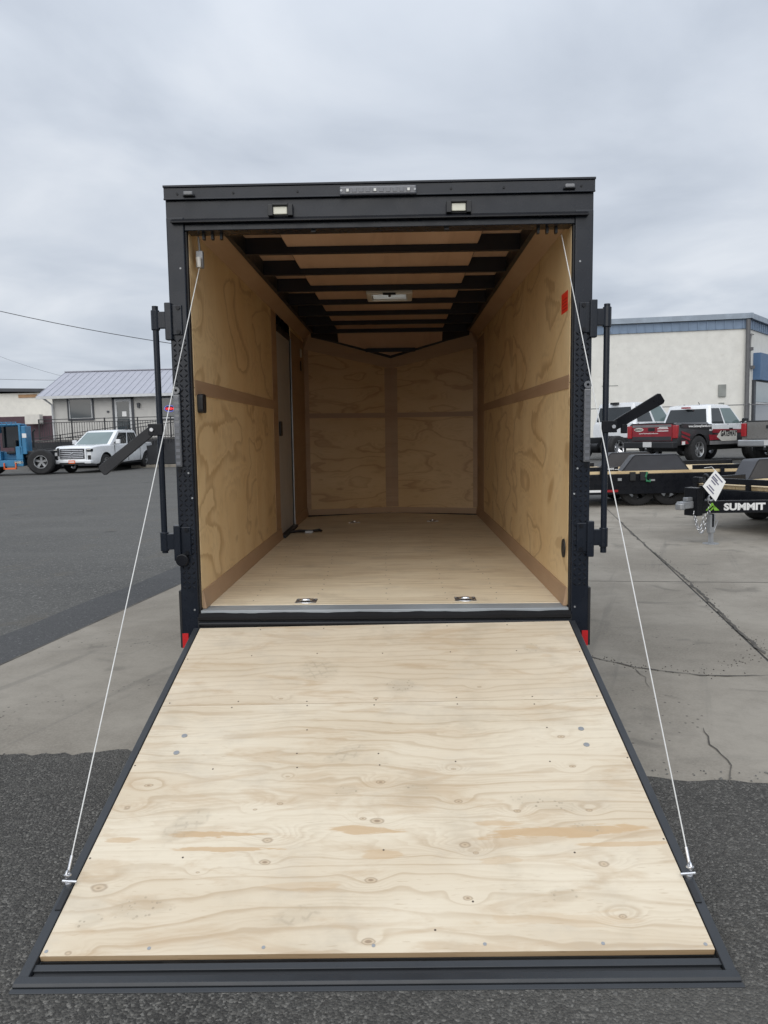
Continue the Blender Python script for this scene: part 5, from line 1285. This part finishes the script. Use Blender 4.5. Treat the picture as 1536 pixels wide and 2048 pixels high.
# ------------------------------------------------------------------ white warehouse on the right
def warehouse():
    ZB, ZF_, ZTt = .3, 6.22, 6.95
    A = Vector((17.45, 35.0, 0)); Wd = Vector((-.993, .118, 0)).normalized(); N_ = Vector((-.118, -.993, 0)).normalized(); Bk = Vector((.62, .785, 0)).normalized()
    t = thing('warehouse', 'large white stucco warehouse with blue metal fascia band', 'building', (0, 0, 0))
    def wall(nm, mat, o_, d, u0, u1, z0, z1, n, off=0.0, th=.10):
        p = [o_+d*u0+n*off+Vector((0,0,z0)), o_+d*u1+n*off+Vector((0,0,z0)), o_+d*u1+n*off+Vector((0,0,z1)), o_+d*u0+n*off+Vector((0,0,z1))]
        return MB().prism(p, -n*th).build(nm, M[mat], t)
    N2 = Vector((Bk.y, -Bk.x, 0))
    body = MB(); p0, p1, p2, p3 = A, A+Wd*24, A+Wd*24+Bk*20, A+Bk*20
    body.prism([p0, p1, p2, p3], (0, 0, ZTt-.1)); body.build('wall', M['stucco'], t)
    fs = MB()
    for (d, n, L) in ((Wd, N_, 24), (Bk, N2, 20)):
        o_ = A+n*.06; fs.prism([o_+Vector((0,0,ZF_)), o_+d*L+Vector((0,0,ZF_)), o_+d*L+Vector((0,0,ZTt-.28)), o_+Vector((0,0,ZTt-.28))], -n*.06)
    f = fs.build('fascia', M['fascia_blue'], t)
    for (d, n, L) in ((Wd, N_, 24), (Bk, N2, 20)):
        r = None; an = math.atan2(d.y, d.x); u = .25
        while u < L:
            loc = A+d*u+n*.065
            if r is None: r = MB().box(-.03, .03, -.03, .03, ZF_+.01, ZTt-.29).build('fascia_rib', M['fascia_blue'], f); r.location = loc; r.rotation_euler = (0,0,an)
            else: inst(r, f, loc, (0,0,an))
            u += .42
    g = MB()
    for (d, n, L) in ((Wd, N_, 24), (Bk, N2, 20)):
        o_ = A+n*.22-d*.2; g.prism([o_+Vector((0,0,ZTt-.26)), o_+d*L+Vector((0,0,ZTt-.26)), o_+d*L+Vector((0,0,ZTt)), o_+Vector((0,0,ZTt))], -n*.3)
    g.build('gutter', M['gutter_grey'], t)
    p = A+N_*.16+Wd*.02
    MB().tube([p+Vector((0,0,ZTt-.3)), p+Vector((0,0,ZB))], .11, 8).build('downspout', M['gutter_dark'], t)
    def bx(nm, mat, d, n, u0, u1, z0, z1, off=.0, th=.08):
        o_ = A+n*(off+th); return MB().prism([o_+d*u0+Vector((0,0,z0)), o_+d*u1+Vector((0,0,z0)), o_+d*u1+Vector((0,0,z1)), o_+d*u0+Vector((0,0,z1))], -n*th).build(nm, M[mat], t)
    bx('panel_box', 'box_grey', Wd, N_, .98, 1.34, 2.92, 3.52); bx('panel_box', 'box_grey', Wd, N_, 1.06, 1.30, 1.75, 2.62)
    bx('wall_scar', 'box_grey', Wd, N_, 6.2, 7.0, 3.62, 3.655, 0, .012)
    # end wall: awning, shop window, conduits
    bx('awning', 'awning_blue', Bk, N2, 1.15, 6, 3.75, 5.1, 0, .35)
    w = bx('shop_window', 'trim_dark', Bk, N2, 1.0, 1.35, .3, 3.75, 0, .12); 
    pn = bx('window_pane', 'glass_green', Bk, N2, 1.35, 6, 2.65, 3.7, 0, .05); bx('window_pane', 'glass_office', Bk, N2, 1.5, 6, .4, 2.5, 0, .05)
    bx('window_mullion', 'trim_white', Bk, N2, 1.35, 6, 2.5, 2.62, 0, .1); bx('window_mullion', 'trim_white', Bk, N2, 1.36, 1.46, .4, 3.7, 0, .09)
    q = A+N2*.05
    MB().tube([q+Bk*.9+Vector((0,0,6.0)), q+Bk*.45+Vector((0,0,6.0)), q+Bk*.42+Vector((0,0,4.3)), q+Bk*1.1+Vector((0,0,4.35))], .025, 6).build('conduit', M['gutter_dark'], t)
    for (u, z) in ((.42, 5.25), (.75, 4.36)): MB().box(-.10, .10, -.10, .10, z-.08, z+.08).build('flood_light', M['gutter_dark'], t).location = q+Bk*u
M['stucco'] = paint('white_stucco', (0.70, 0.69, 0.645), 0.85, 0, 0.05, 0.3, 40, dirt=(0.56, 0.54, 0.485))
M['fascia_blue'] = paint('fascia_blue_metal', (0.17, 0.235, 0.33), 0.5, 0, 0.08)
M['awning_blue'] = paint('awning_blue', (0.075, 0.145, 0.265), 0.5, 0, 0.08)
M['gutter_grey'] = paint('gutter_blue_grey', (0.28, 0.33, 0.39), 0.45)
M['gutter_dark'] = paint('downspout_dark', (0.11, 0.11, 0.115), 0.5)
M['box_grey'] = paint('grey_box', (0.24, 0.25, 0.235), 0.6)
warehouse()
o = thing('chain_fence', 'chain link fence line with a thin top rail in front of the white warehouse', 'fence', (11.0, 31.2, .34))
MB().tube([(-7, .6, 2.05), (14, -.4, 2.05)], .022, 6).build('top_rail', M['gutter_dark'], o)
MB().tube([(-7, .6, .1), (14, -.4, .1)], .006, 5).build('bottom_wire', M['gutter_dark'], o)
ps = None
for k in range(8):
    x = -6.5+2.85*k
    if ps is None: ps = MB().tube([(0,0,0), (0,0,2.12)], .028, 8).build('fence_post', M['gutter_dark'], o); ps.location = (x, .57-.0476*(x+7), 0)
    else: inst(ps, o, (x, .57-.0476*(x+7), 0))
